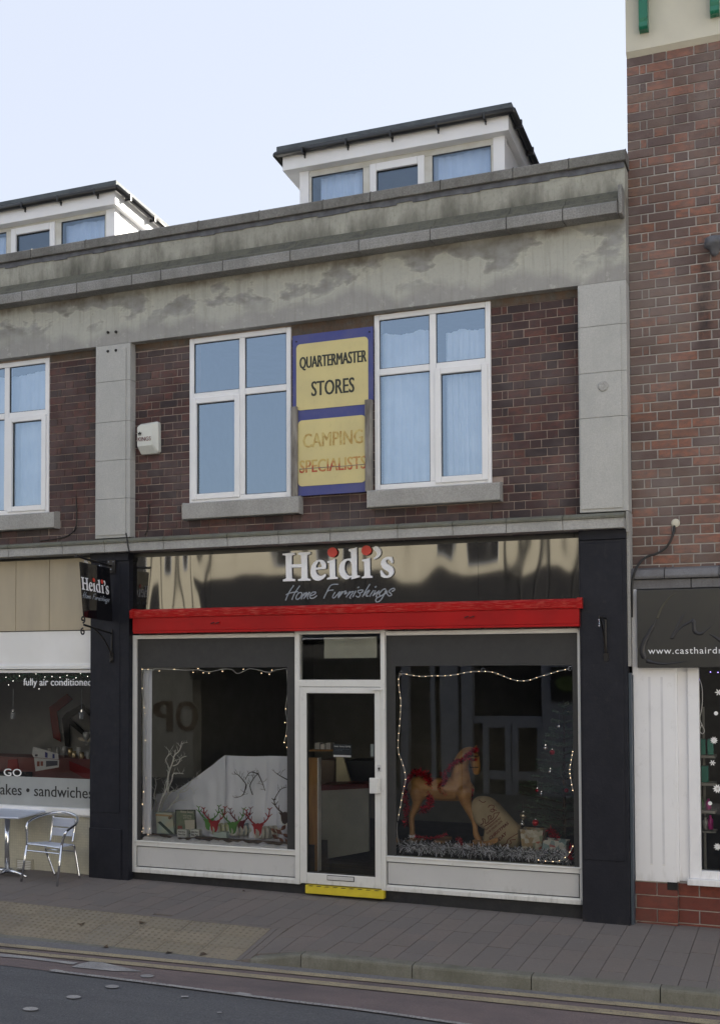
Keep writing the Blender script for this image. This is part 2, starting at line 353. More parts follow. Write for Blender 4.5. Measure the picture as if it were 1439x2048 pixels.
b = NB('mosaic_tiles'); bk = b.new('ShaderNodeTexBrick'); bk.offset = 0.0; bk.inputs['Scale'].default_value = 1
mp = b.new('ShaderNodeCombineXYZ'); x, y_, z = b.sep(); b.L(x, mp.inputs[0]); b.L(z, mp.inputs[1]); b.L(mp.outputs[0], bk.inputs['Vector'])
bk.inputs['Color1'].default_value = (.60,.57,.45,1); bk.inputs['Color2'].default_value = (.54,.515,.41,1); bk.inputs['Mortar'].default_value = (.50,.475,.38,1)
bk.inputs['Brick Width'].default_value = .028; bk.inputs['Row Height'].default_value = .028; bk.inputs['Mortar Size'].default_value = .0035
b.col(b.mix(b.ramp(b.noise(3), [(.4, 0.0), (.7, .5)]), bk.outputs[0], (.30,.30,.27))); M['mosaic'] = b.fin(.35)
b = NB('dark_asphalt'); c = b.mix(b.ramp(b.noise(62, detail=4, rough=.9), [(.38, 0.0), (.66, 1.0)]), (.062,.065,.074), (.135,.137,.145)); c = b.mix(b.ramp(b.noise(1.3, (.5,2,1), 5, .6), [(.42, 0.0), (.6, .5)]), c, (.06,.062,.068))
c = b.mix(b.ramp(b.noise(34, (1,1.6,1), 3), [(.70, 0.0), (.73, .7)]), c, (.27,.265,.26)); b.col(c); b.bump(b.noise(80, detail=4), .9, .007); M['asphalt'] = b.fin(.9)
b = NB('red_worn_asphalt'); c = b.mix(b.ramp(b.noise(80, detail=4, rough=.8), [(.3, 0.0), (.7, 1.0)]), (.115,.088,.088), (.19,.152,.15)); c = b.mix(b.ramp(b.noise(1.8, (1,2,1), 4), [(.4, 0.0), (.7, .6)]), c, (.075,.070,.075)); b.col(c); b.bump(b.noise(90), .8, .006); M['redasphalt'] = b.fin(.9)
M['channel'] = mat('grey_channel', (.17,.168,.172), (.125,.123,.13), .9, scale=40, bump=.6, bscale=200)
def worn(name, c, under, k):
    b = NB(name); f = b.ramp(b.noise(85, detail=4, rough=.7), [(k, 0.0), (k+.08, 1.0)]); f2 = b.ramp(b.noise(5), [(.3, .55), (.6, 1.0)])
    b.col(b.mix(b.math('MULTIPLY', f, f2), under, c)); b.bump(b.noise(200), .6, .004); return b.fin(.85)
M['ywl'] = worn('worn_yellow_line', (.34,.29,.19), (.12,.10,.095), .38)
M['whl'] = worn('worn_white_line', (.33,.325,.32), (.11,.10,.105), .42)
M['whd'] = worn('white_road_paint', (.33,.325,.325), (.11,.11,.115), .36)
def paver(name, cols):
    b = NB(name); g = b.new('ShaderNodeNewGeometry'); o = b.new('ShaderNodeObjectInfo')
    r = b.math('FRACT', b.math('ADD', o.outputs['Random'], g.outputs['Random Per Island'])); n = len(cols)
    c = b.ramp(r, [(i/n, cols[i]) for i in range(n)], 'CONSTANT')
    c = b.mix(b.ramp(b.noise(170, detail=3), [(.35, 0.0), (.65, .5)]), c, (.125,.118,.116))
    c = b.mix(b.ramp(b.noise(2.2, (1,1,1), 5), [(.4, 0.0), (.7, .45)]), c, (.17,.15,.135))
    c = b.mix(b.ramp(b.noise(30, (1,2,1), 2), [(.735, 0.0), (.76, .8)]), c, (.33,.32,.30))
    c = b.mix(b.ramp(b.noise(38, (1,1,1), 5, .75), [(.42, 0.0), (.62, .4)]), c, tuple(q*.72 for q in cols[0]))
    c = b.mix(b.ramp(b.noise(.8, (1,1.6,1), 5, .6), [(.42, 0.0), (.62, .35)]), c, tuple(q*.75 for q in cols[0]))
    b.col(c); b.bump(b.noise(60, detail=5), .6, .004); return b.fin(.88, spec=.3)
M['paver'] = paver('concrete_paver', [(.195,.172,.158),(.207,.181,.164),(.183,.164,.153),(.198,.173,.156),(.218,.183,.163),(.188,.167,.156)])
M['joint'] = mat('sandy_joint', (.085,.075,.068), (.11,.095,.085), .95, scale=30)
M['tactile'] = paver('buff_tactile_slab', [(.29,.25,.18),(.26,.23,.175),(.31,.265,.195),(.28,.24,.175)])
M['kerb'] = stone('concrete_kerb', (.21,.205,.18), (.155,.152,.13), (.09,.09,.065), .7)
M['yellowstep'] = mat('yellow_step_paint', (.62,.50,.03), (.56,.44,.03), .55, scale=8, bump=.2)
M['black'] = mat('flat_black', (.012,.012,.012), None, .6)
M['room'] = mat('dim_room_wall', (.20,.20,.19), (.17,.17,.16), .9)
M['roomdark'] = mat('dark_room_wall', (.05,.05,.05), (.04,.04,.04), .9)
M['greenpaint'] = mat('green_gloss_paint', (.015,.17,.095), (.012,.14,.08), .3)
M['creamrender'] = mat('cream_render', (.58,.55,.45), (.53,.50,.41), .85, scale=3, bump=.2)
M['bluestone'] = stone('grey_blue_ledge', (.20,.20,.21), (.14,.14,.15), (.10,.09,.085), .6)
M['whitepaint'] = mat('white_gloss_paint', (.80,.80,.82), (.76,.76,.78), .4, scale=2)
M['salonsign'] = mat('charcoal_sign_panel', (.028,.028,.026), (.024,.024,.025), .35)
M['salonmark'] = mat('dark_sign_mark', (.015,.015,.02), (.018,.018,.022), .4)
M['salongold'] = mat('dull_sign_mark', (.045,.042,.028), (.05,.046,.03), .4)

grime(M['alu'], .05, .5, (.26,.25,.23), .6); grime(M['alupanel'], .12, .35, (.25,.24,.22), .5); grime(M['whitepaint'], .3, .7, (.42,.41,.39), .5)
grime(M['dark'], -.1, .6, (.04,.039,.038), .7); grime(M['plinth'], -.1, .12, (.06,.057,.054), .7); grime(M['cafewhite'], .6, .2, (.5,.48,.44), .3); grime(M['redpaint'], 2.6, .1, (.12,.01,.01), .35)
grime(M['sill'], 3.8, .1, (.14,.14,.12), .5); grime(M['syellow'], 4.0, .15, (.30,.25,.12), .4); grime(M['mosaic'], -.1, .25, (.16,.15,.12), .6)
GLYPHS = [('H',[(-4.9454,3.4475),(-4.8108,3.4523),(-4.8075,3.4308),(-4.8333,3.4276),(-4.8418,3.4185),(-4.842,3.333),(-4.7344,3.3324),(-4.7351,3.4164),(-4.7444,3.4253),(-4.7687,3.4305),(-4.7687,3.4519),(-4.6351,3.4528),(-4.6342,3.4307),(-4.6607,3.4262),(-4.669,3.418),(-4.6668,3.1905),(-4.6567,3.1808),(-4.6326,3.1788),(-4.6326,3.1606),(-4.7684,3.1623),(-4.7693,3.1789),(-4.7427,3.1836),(-4.7333,3.1905),(-4.7331,3.2991),(-4.8421,3.2996),(-4.8404,3.194),(-4.8315,3.1852),(-4.8034,3.183),(-4.8049,3.1617),(-4.9398,3.1634),(-4.9397,3.1814),(-4.9185,3.1858),(-4.9044,3.1948),(-4.9086,3.419),(-4.9204,3.4293),(-4.9426,3.4311)],[]),('e',[(-4.4591,3.2809),(-4.4595,3.3104),(-4.4672,3.3361),(-4.4832,3.3557),(-4.5084,3.3672),(-4.536,3.3691),(-4.5683,3.361),(-4.5961,3.3409),(-4.6169,3.3119),(-4.6295,3.2742),(-4.631,3.236),(-4.6219,3.2018),(-4.6034,3.1757),(-4.5781,3.1614),(-4.5458,3.157),(-4.5136,3.1644),(-4.486,3.1804),(-4.4653,3.2009),(-4.4607,3.2155),(-4.4721,3.2243),(-4.4836,3.2175),(-4.4997,3.2071),(-4.5204,3.2048),(-4.5411,3.2097),(-4.5595,3.2251),(-4.5709,3.2467),(-4.5732,3.2688),(-4.4674,3.2748)],[[(-4.5731,3.2913),(-4.5684,3.3144),(-4.5545,3.3393),(-4.5384,3.3514),(-4.5269,3.3489),(-4.5154,3.3294),(-4.5086,3.308),(-4.5096,3.2954),(-4.5178,3.2914)]]),('i',[(-4.4452,3.35),(-4.4031,3.3581),(-4.362,3.3721),(-4.3604,3.1911),(-4.3354,3.1882),(-4.3341,3.1692),(-4.4494,3.1666),(-4.4485,3.1813),(-4.4288,3.1849),(-4.4196,3.193),(-4.4237,3.3302),(-4.4283,3.3338),(-4.442,3.3343)],[]),('d',[(-4.2149,3.46),(-4.1721,3.4653),(-4.1272,3.478),(-4.1261,3.2001),(-4.1149,3.1956),(-4.097,3.195),(-4.0971,3.1783),(-4.1868,3.1591),(-4.189,3.1855),(-4.2093,3.1694),(-4.2319,3.1605),(-4.2545,3.1625),(-4.2815,3.178),(-4.3041,3.2039),(-4.3185,3.238),(-4.3197,3.2717),(-4.3105,3.3092),(-4.29,3.3379),(-4.2628,3.3599),(-4.2311,3.3683),(-4.186,3.3695),(-4.188,3.4282),(-4.1947,3.439),(-4.2128,3.4439)],[[(-4.18,3.1956),(-4.2047,3.1944),(-4.2272,3.2056),(-4.2452,3.2271),(-4.2586,3.2612),(-4.2608,3.2906),(-4.2538,3.3239),(-4.2402,3.3423),(-4.2221,3.3512),(-4.2041,3.3472),(-4.1862,3.3298),(-4.1795,3.3086)]]),('i',[(-4.0695,3.3525),(-4.0293,3.3572),(-3.987,3.3689),(-3.9856,3.1913),(-3.9612,3.1863),(-3.9613,3.1676),(-4.0757,3.1663),(-4.0747,3.1796),(-4.0546,3.184),(-4.0456,3.1933),(-4.0482,3.3267),(-4.054,3.3331),(-4.0687,3.337)],[]),('q',[(-3.9489,3.4622),(-3.9422,3.4764),(-3.9222,3.481),(-3.9001,3.4746),(-3.8781,3.453),(-3.8695,3.4257),(-3.8718,3.4009),(-3.8873,3.3766),(-3.9139,3.359),(-3.9427,3.3497),(-3.9484,3.3632),(-3.9271,3.374),(-3.9138,3.3901),(-3.9115,3.4108),(-3.9202,3.4277),(-3.9335,3.4366),(-3.9445,3.4454)],[]),('s',[(-3.7555,3.3673),(-3.7435,3.3214),(-3.7471,3.3071),(-3.758,3.3055),(-3.7689,3.3265),(-3.7863,3.3416),(-3.8017,3.3443),(-3.8171,3.3387),(-3.8193,3.3264),(-3.8106,3.3074),(-3.7866,3.29),(-3.756,3.2724),(-3.7387,3.247),(-3.7344,3.218),(-3.7455,3.1895),(-3.7697,3.1697),(-3.8048,3.1605),(-3.8399,3.1637),(-3.8684,3.177),(-3.8783,3.2291),(-3.8725,3.2401),(-3.8615,3.2389),(-3.8506,3.2178),(-3.831,3.1944),(-3.8112,3.1834),(-3.7959,3.185),(-3.7848,3.1991),(-3.787,3.2157),(-3.8044,3.2307),(-3.8351,3.2463),(-3.857,3.2677),(-3.871,3.2972),(-3.8677,3.3261),(-3.8522,3.3483),(-3.8257,3.3638),(-3.795,3.3697)],[])]
DOTS = [[(-4.3901,3.4386),(-4.3377,3.4364),(-4.3899,3.4883)],[(-4.0232,3.4424),(-3.9711,3.4402),(-4.023,3.4915)]]
SCRIPT = [[(-4.827,3.1213),(-4.8835,3.0439),(-4.9199,2.9679)],[(-4.7592,3.115),(-4.8201,3.0337),(-4.8484,2.9704)],[(-4.9165,3.0234),(-4.8811,3.0396),(-4.8295,3.0488),(-4.778,3.053)],[(-4.743,3.0443),(-4.7734,3.0388),(-4.7991,3.0075),(-4.8015,2.982),(-4.7828,2.9751),(-4.7501,2.9977),(-4.7361,3.0271),(-4.743,3.0443)],[(-4.7081,3.0412),(-4.7268,3.0098),(-4.7455,2.9742)],[(-4.7245,3.0098),(-4.6895,3.0407),(-4.6849,3.0321),(-4.7176,2.9777)],[(-4.7106,2.9882),(-4.657,3.0419),(-4.6524,3.0333),(-4.6757,2.9958),(-4.6665,2.9743)],[(-4.6455,3.0077),(-4.6108,3.0152),(-4.5831,3.0335),(-4.5877,3.0443),(-4.62,3.0409),(-4.6455,3.0119),(-4.6433,2.9864),(-4.6155,2.9815),(-4.5832,2.9976),(-4.5716,3.0121)],[(-4.3334,3.1149),(-4.3766,3.1162),(-4.4199,3.1049),(-4.459,3.0449),(-4.4958,2.9763)],[(-4.4521,3.051),(-4.4224,3.0565),(-4.3859,3.0597)],[(-4.3677,3.0381),(-4.3906,3.0093),(-4.3975,2.9843),(-4.377,2.9816),(-4.336,3.0247),(-4.3132,3.0408),(-4.3338,3.0078),(-4.3361,2.9869),(-4.3271,2.9774)],[(-4.2911,3.0444),(-4.3138,3.0157),(-4.3366,2.9806)],[(-4.3275,2.9866),(-4.2866,3.0317),(-4.2594,3.0435),(-4.2504,3.0412),(-4.2686,3.0144),(-4.2369,3.0303)],[(-4.2098,3.0421),(-4.2279,3.0133),(-4.2506,2.9825)],[(-4.2393,2.9969),(-4.2054,3.0294),(-4.1738,3.039),(-4.1761,3.0286),(-4.2055,2.9918),(-4.2123,2.9773),(-4.1988,2.9716)],[(-4.1446,3.0465),(-4.1605,3.0157),(-4.1808,2.9807)],[(-4.1266,3.0731),(-4.1109,3.0831)],[(-4.0663,3.0464),(-4.0886,3.0512),(-4.12,3.0438),(-4.1223,3.0313),(-4.1022,3.0141),(-4.1023,2.9932),(-4.1247,2.9813),(-4.1471,2.9944)],[(-4.0663,3.0464),(-4.0798,3.028),(-4.1022,3.0224)],[(-3.9926,3.1087),(-4.0262,3.0619),(-4.0531,3.0211),(-4.0755,2.9821)],[(-4.0621,2.9963),(-4.0263,3.0328),(-3.9973,3.0465),(-4.0309,3.0038),(-4.031,2.9872),(-4.0087,2.9908)],[(-3.9552,3.0453),(-3.982,3.0108),(-3.9976,2.9822)],[(-3.944,3.072),(-3.9263,3.0839)],[(-3.9353,3.0427),(-3.9509,3.0141),(-3.9666,2.9855)],[(-3.9599,2.9936),(-3.8934,3.0394),(-3.9245,2.9968),(-3.929,2.9803),(-3.9179,2.9759)],[(-3.8273,3.052),(-3.8536,3.0507),(-3.8935,3.0125),(-3.8892,2.9917),(-3.8671,2.9911),(-3.8318,3.0191),(-3.8251,3.0458),(-3.8451,2.9988),(-3.8806,2.946),(-3.9115,2.9281),(-3.9336,2.9349),(-3.9246,2.9637),(-3.8848,2.9833),(-3.8275,3.0107),(-3.8098,3.035)],[(-3.7331,3.0534),(-3.7571,3.0562),(-3.7878,3.0385),(-3.7901,3.0221),(-3.7705,3.005),(-3.7706,2.9885),(-3.7969,2.9851),(-3.8143,3.0062),(-3.812,3.0247)],[(-3.7331,3.0534),(-3.7397,3.0371),(-3.766,3.0276)]]
# ------------------------------------------------------------------ ground
def grid(name, xs, ys, fz, m, parent=None):
    mb = MB(); n = len(xs)
    mb.add([(x, y, fz(x, y)) for y in ys for x in xs], [(j*n+i, j*n+i+1, (j+1)*n+i+1, (j+1)*n+i) for j in range(len(ys)-1) for i in range(n-1)])
    return build(name, mb, m, parent, origin=(0, 0, 0))
struct(grid('ground', [-300, -60, 0, 60, 300], [-300, -60, 0, 60, 300], lambda x, y: R(x, y) - .15 if abs(y) < 200 else R(x, y) - .15, M['asphalt']))
road = struct(grid('road', [-60, -30, -10, 0, 10, 60], [-12.2, -6, -1.5], R, M['asphalt']))
def strip(name, pts, m, up, parent=road):      # closed outline of (X,y) laid on the road
    up = up*.55 + .003
    mb = MB(); mb.add([(x, y, R(x, y) + up) for x, y in pts], [tuple(range(len(pts)))])
    me = build(name, mb, m, parent); return me
def band(name, fa, fb, x0, x1, m, up, n=24, parent=road):
    mb = MB(); xs = [x0 + (x1-x0)*i/n for i in range(n+1)]
    mb.add([(x, fa(x), R(x, fa(x)) + up) for x in xs] + [(x, fb(x), R(x, fb(x)) + up) for x in xs], [(i, i+n+1, i+n+2, i+1) for i in range(n)])
    return build(name, mb, m, parent)
# white edge line follows the cycle strip
wl = [(100, 1944), (230, 1960), (400, 1982), (560, 2003), (720, 2022), (880, 2045)]
wlp = [atr(*p) for p in wl]
def wy(x):
    q = wlp
    for a, b_ in zip(q, q[1:]):
        if x <= b_.x or b_ is q[-1]: return a.y + (b_.y-a.y)*(x-a.x)/(b_.x-a.x)
def lin(a, b_): return lambda x: a.y + (b_.y-a.y)*(x-a.x)/(b_.x-a.x)
ya = lin(atr(0, 1889), atr(720, 1958)); yb = lin(atr(0, 1895), atr(720, 1965)); yc = lin(atr(0, 1901), atr(720, 1973)); yd = lin(atr(0, 1907), atr(720, 1981))
KR = lambda x: KY(x) + .02
band('cycle_strip', lambda x: KR(x) - .02, lambda x: wy(max(-6.2, min(1.0, x))), -40, 40, M['redasphalt'], .004, 60)
ch = struct(band('gutter_channel', lambda x: KR(x), lambda x: ya(x) + .012, -40, 40, M['channel'], .008, parent=None))
for fa, fb in ((ya, yb), (yc, yd)): band('yellow_line', fa, fb, -40, 40, M['ywl'], .012, parent=road)
band('white_line', lambda x: wy(x) + .022, lambda x: wy(x) - .022, wlp[0].x, 1.2, M['whl'], .012)
def marks(name, pts, m=M['whd'], up=.014): return strip(name, [(atr(*p).x, atr(*p).y) for p in reversed(pts)], m, up)
marks('white_line', [(0, 1910), (60, 1916), (120, 1924), (156, 1928), (146, 1932), (100, 1926), (50, 1920), (0, 1916)])
marks('lozenge_mark', [(142, 1937), (158, 1931), (180, 1926), (206, 1928), (232, 1934), (262, 1941), (286, 1946), (262, 1946), (225, 1945), (185, 1941)])
marks('white_dash', [(98, 1943), (112, 1942), (128, 1945), (112, 1948)], up=.018)
marks('white_dash', [(468, 1989), (480, 1988), (504, 1992), (496, 1994), (478, 1993)], up=.018)
marks('tick_mark', [(362, 1995), (377, 1995), (377, 1997.5), (362, 1997.5)])
marks('tick_mark', [(434, 2027), (443, 2027), (443, 2029), (434, 2029)])
for cx_, cy2, rx in ((345, 1938.5, 12), (294, 1955, 13.5), (224, 1976, 14), (147, 1997, 14.5), (61, 2021, 15.5)):
    marks('road_dot', [(cx_ + rx*math.cos(a), cy2 - rx*.24*math.sin(a)) for a in [2*math.pi*i/18 for i in range(18)]])
# pavement: bedding, pavers, tactile slabs, kerb
pv = MB(); pxs = [-40, -20, -8] + [-7.8+.15*i for i in range(60)] + [3, 12, 40]
for j in range(14):
    for x in pxs: y = KY(x) + .08 + (.28 - KY(x) - .08)*j/13; pv.v.append((x, y, G(x, y) - .010))
pv.f = [(j*len(pxs)+i, j*len(pxs)+i+1, (j+1)*len(pxs)+i+1, (j+1)*len(pxs)+i) for j in range(13) for i in range(len(pxs)-1)]; pv.m = [0]*len(pv.f)
pave = struct(build('pavement', pv, M['joint'], origin=(0, 0, 0)))
TX0, TX1, TY0, TY1 = -7.62, -4.44, -1.30, -1.98
def sbox(mb, x0, x1, y0, y1, th=.03, g=.0025):   # slab following the pavement
    x0 += g; x1 -= g; y0 += g; y1 -= g; j = rnd(-.0012, .0012)
    c = [(x0, y0), (x1, y0), (x1, y1), (x0, y1)]
    return mb.hexa([(x, y, G(x, y) - th + j) for x, y in c] + [(x, y, G(x, y) + j) for x, y in c])
cells = []
i = 0; X = -8.9
while X < .6:
    off = rnd(0, .4); y = .65 - off
    while y > -2.0:
        y1 = min(y, .25); y0 = y - .4; y0 = max(y0, KY(X) + .11 if X > TX1 else KY(X))
        if y1 - y0 > .05:
            x0, x1 = X, X + .2
            if x1 > TX0 and x0 < TX1 + .06:      # keep off the tactile field
                if x1 > TX1 + .08 and y0 < TY0 + .06: cells.append((max(x0, TX1 + .058), x1, y0, min(y1, TY0 + .058)))
                if y0 < TY0 + .06: y0 = TY0 + .06
            if y1 - y0 > .05 and x1 - x0 > .05: cells.append((x0, x1, y0, min(y1, .25)))
        y -= .4
    X += .2
cells.sort(key=lambda c: (c[2] + 10.4) + abs(c[0] + 3.8) * .6)
mb2 = MB(); k = 0
for c_ in cells:
    if -8.4 < c_[0] < -.5 and k < 235:
        m1 = MB(); sbox(m1, *c_); build('paver', m1, M['paver'], pave); k += 1
    else: sbox(mb2, *c_)
build('paving_rest', mb2, M['paver'], pave, stuff=True)
M['blister'] = mat('dark_tactile_blister', (.17,.148,.11), (.20,.175,.13), .85, scale=30)  # blisters a darker tone than their slabs
ed = MB(); sbox(ed, TX0, TX1 + .06, TY0, TY0 + .055); sbox(ed, TX1, TX1 + .055, -1.99, TY0)
build('paving_border', ed, M['paver'], pave)
nx = 8; sw = (TX1 - TX0) / nx; sh = (TY0 - TY1) / 3
for r in range(3):
    for q in range(nx):
        x0 = TX0 + q*sw + (.0 if r % 2 else 0); y1 = TY0 - r*sh; y0 = y1 - sh
        m1 = MB(); sbox(m1, x0, x0+sw, y0, y1, .04, .0035)
        for a in range(6):
            for d in range(4):
                bx, by = x0 + sw*(a+.5)/6, y0 + sh*(d+.5)/4; rr = .017; zz = G(bx, by); m1.mi = 1
                vs = [(bx + rr*math.cos(t), by + rr*math.sin(t), zz - .001) for t in [math.pi*e/3 for e in range(6)]] + [(bx + rr*.6*math.cos(t), by + rr*.6*math.sin(t), zz + .006) for t in [math.pi*e/3 for e in range(6)]]
                m1.add(vs, [(e, (e+1) % 6, (e+1) % 6 + 6, e+6) for e in range(6)] + [(6,7,8,9,10,11)])
        build('tactile_slab', m1, [M['tactile'], M['blister']], pave)
kerb = struct(thing('kerb', 'x', 'x', (-3, -2, -.1))); del kerb['label']; del kerb['category']
kj = [-40, -20, -10, -8.0, -7.1, -6.2, -5.3] + [atr(425, 1919).x, atr(601, 1938).x, atr(821, 1962).x, atr(1058, 1988).x, atr(1317, 2016).x, .4, 1.3, 10, 40]
for a, b_ in zip(kj, kj[1:]):
    m1 = MB(); g = .004
    n = 6
    for s_ in range(n):
        x0 = a + g + (b_-a-2*g)*s_/n; x1 = a + g + (b_-a-2*g)*(s_+1)/n
        ring = []
        for x in (x0, x1):
            yk = KY(x); zt = G(x, yk + .0) ; zb = R(x, yk) - .06; zt = max(zt, R(x, yk) + .006)
            ring.append([(x, yk + .115, zb), (x, yk + .115, zt + .002), (x, yk + .022, zt + .001), (x, yk + .006, zt - .006), (x, yk, min(zt - .02, zt-.002)), (x, yk - .012, zb)])
        m1.add(ring[0] + ring[1], [(e, e+6, (e+1) % 6 + 6, (e+1) % 6) for e in range(6)] + [tuple(range(5, -1, -1)), tuple(range(6, 12))])
    build('kerb_stone', m1, M['kerb'], kerb)

# ------------------------------------------------------------------ bricks
BM = {}; BCOUNT = {}
def brick_mesh(w_, h_, mkey):
    key = (round(w_, 3), round(h_, 3), mkey)
    if key not in BM:
        w2, c = w_/2, .003
        vs = [(-w2,.0,0),(w2,.0,0),(w2,.0,h_),(-w2,.0,h_)]
        f = [(-w2+c,-.004,c),(w2-c,-.004,c),(w2-c,-.004,h_-c),(-w2+c,-.004,h_-c)]
        bk_ = [(-w2,.05,0),(w2,.05,0),(w2,.05,h_),(-w2,.05,h_)]
        me = bpy.data.meshes.new('brick')
        me.from_pydata(vs + f + bk_, [], [(4,5,6,7),(0,1,5,4),(1,2,6,5),(2,3,7,6),(3,0,4,7),(8,9,1,0),(9,10,2,1),(10,11,3,2),(11,8,0,3)])
        me.materials.append(M[mkey]); BM[key] = me
    return BM[key]
def lay(parent, x0, x1, z0, z1, yf, L, H, mkey, start='L', holes=(), joint=.009, zref=None, closer=True, parts=True, stuff=None, phase=0, bond='flemish', budget=290):
    zr = z0 if zref is None else zref; row = math.floor((z0 - zr)/H + .01)
    while zr + row*H < z1 - .01:
        za, zb = max(z0, zr + row*H), min(z1, zr + (row+1)*H - joint); seq = []
        if bond == 'flemish':
            cur = [L/2, L/4] if (row + phase) % 2 == 0 and closer else []
            nx_ = L; pos = 0; lst = list(cur); tot = sum(lst)
            if (row + phase) % 2 and not closer: lst = [L/2]; tot = L/2
            tog = True
            while tot < x1 - x0 + L: lst.append(L if tog else L/2); tot += lst[-1]; tog = not tog
        else: lst = ([L/2] if (row+phase) % 2 else []) + [L]*int((x1-x0)/L + 3)
        pos = 0
        for l in lst:
            a, b_ = (x0 + pos, x0 + pos + l - joint) if start == 'L' else (x1 - pos - l + joint, x1 - pos)
            pos += l; a = max(a, x0); b_ = min(b_, x1)
            if b_ - a < .012 or zb - za < .012: continue
            pcs = [(a, b_)]
            for hx0, hx1, hz0, hz1 in holes:
                if zb > hz0 + .01 and za < hz1 - .01:
                    np_ = []
                    for a_, c_ in pcs:
                        if c_ <= hx0 or a_ >= hx1: np_.append((a_, c_)); continue
                        if a_ < hx0: np_.append((a_, hx0))
                        if c_ > hx1: np_.append((hx1, c_))
                    pcs = np_
            for a_, c_ in pcs:
                if c_ - a_ < .012: continue
                n = BCOUNT.get(parent.name, 0)
                if parts and n < budget and a_ > -8.75:
                    o = bpy.data.objects.new('brick', brick_mesh(c_-a_, zb-za, mkey)); COL.objects.link(o); o.parent = parent
                    o.location = Vector(((a_+c_)/2, yf + rnd(-.0022, .0018), za)) - WO[parent.name]; o.rotation_euler = (rnd(-.01, .01), rnd(-.006, .006), rnd(-.01, .01))
                    BCOUNT[parent.name] = n + 1
                elif stuff is not None:
                    yy = yf + rnd(-.002, .002) - .004
                    stuff.box(a_, c_, yy, yf + .05, za, zb)
        row += 1

# ------------------------------------------------------------------ the terrace
TB = thing('brick_terrace', 'two storey brown brick terrace with grey stone parapet, granite pilasters and dark painted shop piers', 'building', (-4.3, 1, 0))
XL = -11.5
FT = 5.83     # underside of the frieze
mb = MB(); mb.box(XL, -1.455, 0, .35, FT, 6.62); build('frieze', mb, M['frieze'], TB)
mb = MB(); mb.box(XL, -1.455, 0.0, .35, 6.62, 6.9); build('parapet', mb, M['parapet'], TB)
mb = MB()
for i in range(60):       # ragged lead flashing under the coping
    x0 = XL + i*.17; mb.box(x0, min(x0+.17, -1.46), -.012, .02, 6.885 - rnd(0, .022), 6.925)
build('lead_flashing', mb, M['lead'], TB)
jx = [XL, -10.8, -10.1, -9.4, -8.72]
def joints(pxs, z_, yy): return [at(px, z_, yy).x for px in pxs]
# coping joints and cornice joints measured along the wall
cop = [XL, -10.9, -10.2, -9.5, -8.8, -8.05, -7.32, -6.62, -5.9, -5.18, -4.46] + joints([740, 880, 1025, 1137], 380, -.05) + [-1.44]
for a, b_ in zip(cop, cop[1:]):
    m1 = MB(); m1.profx([(-.05, 6.925), (-.05, 7.015), (-.03, 7.03), (.38, 7.045), (.38, 6.925)], a+.003, b_-.003); build('coping_stone', m1, M['coping'], TB, bevel=.006)
cor = [XL, -10.3, -9.5, -8.75, -8.05, -7.32, -6.62] + joints([322, 445, 580, 717, 860, 1012, 1125], 500, -.2) + [-1.50]
cor = sorted(set(round(c_, 3) for c_ in cor)); 
for a, b_ in zip(cor, cor[1:]):
    if b_ - a < .1: continue
    m1 = MB(); m1.profx([(0, 6.40), (-.2, 6.385), (-.2, 6.485), (-.185, 6.50), (.0, 6.50)], a+.004, b_-.004); build('cornice_stone', m1, M['cornice'], TB, bevel=.005)
    m1 = MB(); m1.profx([(.0, 6.50), (-.18, 6.502), (-.165, 6.53), (-.09, 6.565), (-.03, 6.64), (.0, 6.665)], a+.002, b_-.002); build('weathering', m1, M['weather'], TB)
mb = MB(); mb.box(-1.50, -1.462, -.16, .0, 6.39, 6.66); build('cornice_return', mb, M['cornice'], TB, bevel=.01)
# pilasters made of four granite blocks with a raised face
def pilaster(x0, x1, joints_z, right_in):
    zs = [3.70] + joints_z + [FT + .0]
    for a, b_ in zip(zs, zs[1:]):
        m1 = MB(); m1.box(x0, x1, .0, .22, a + .0015, b_ - .0015); m1.box(x0 + .012, x1 - .05, -.012, 0, a + .0015 + (.03 if a == 3.70 else 0), b_ - .0015 - (.05 if b_ == FT else 0))
        build('pilaster_block', m1, M['pilaster'], TB, bevel=.003)
pilaster(-7.21, -6.765, [at(225, y, 0).z for y in (998, 921, 844, 763)], 0)
pilaster(-1.90, -1.457, [at(1200, y, 0).z for y in (835, 745, 652)], 0)
mb = MB(); c0 = at(1206, 773, 0)
mb.lathe((0, 0, 0), [(.048, 0), (.048, .006), (.04, .012)], 20); mb.v = [(c0.x + a, -.012 - c, c0.z + b_) for a, b_, c in mb.v]; build('plug_disc', mb, M['string'], TB)
for (px, py) in ((217, 665), (233, 664), (217, 703), (233, 701)):
    q = at(px, py, 0); m1 = MB(); m1.ball((q.x, -.012, q.z), .016, 8, 6); build('fixing_bolt', m1, M['iron'], TB)
# string course
st_ = [XL, -10.4, -9.7, -9.0] + joints([17, 125, 209, 327, 455, 557, 660, 795, 905, 1012, 1125], 1080, -.15) + [-1.475]
for a, b_ in zip(st_, st_[1:]):
    m1 = MB(); m1.profx([(.2, 3.53), (-.15, 3.53), (-.15, 3.622), (.2, 3.622)], a+.0025, b_-.0025); build('string_stone', m1, M['string'], TB, bevel=.004)
    m1 = MB(); m1.profx([(.2, 3.6225), (-.165, 3.6225), (-.168, 3.645), (-.13, 3.668), (.0, 3.69), (.2, 3.70)], a+.0025, b_-.0025); build('string_nosing', m1, M['stringtop'], TB, bevel=.003)
mb = MB(); mb.box(-1.475, -1.452, -.05, .2, 3.50, 3.69); build('string_return', mb, M['string'], TB)
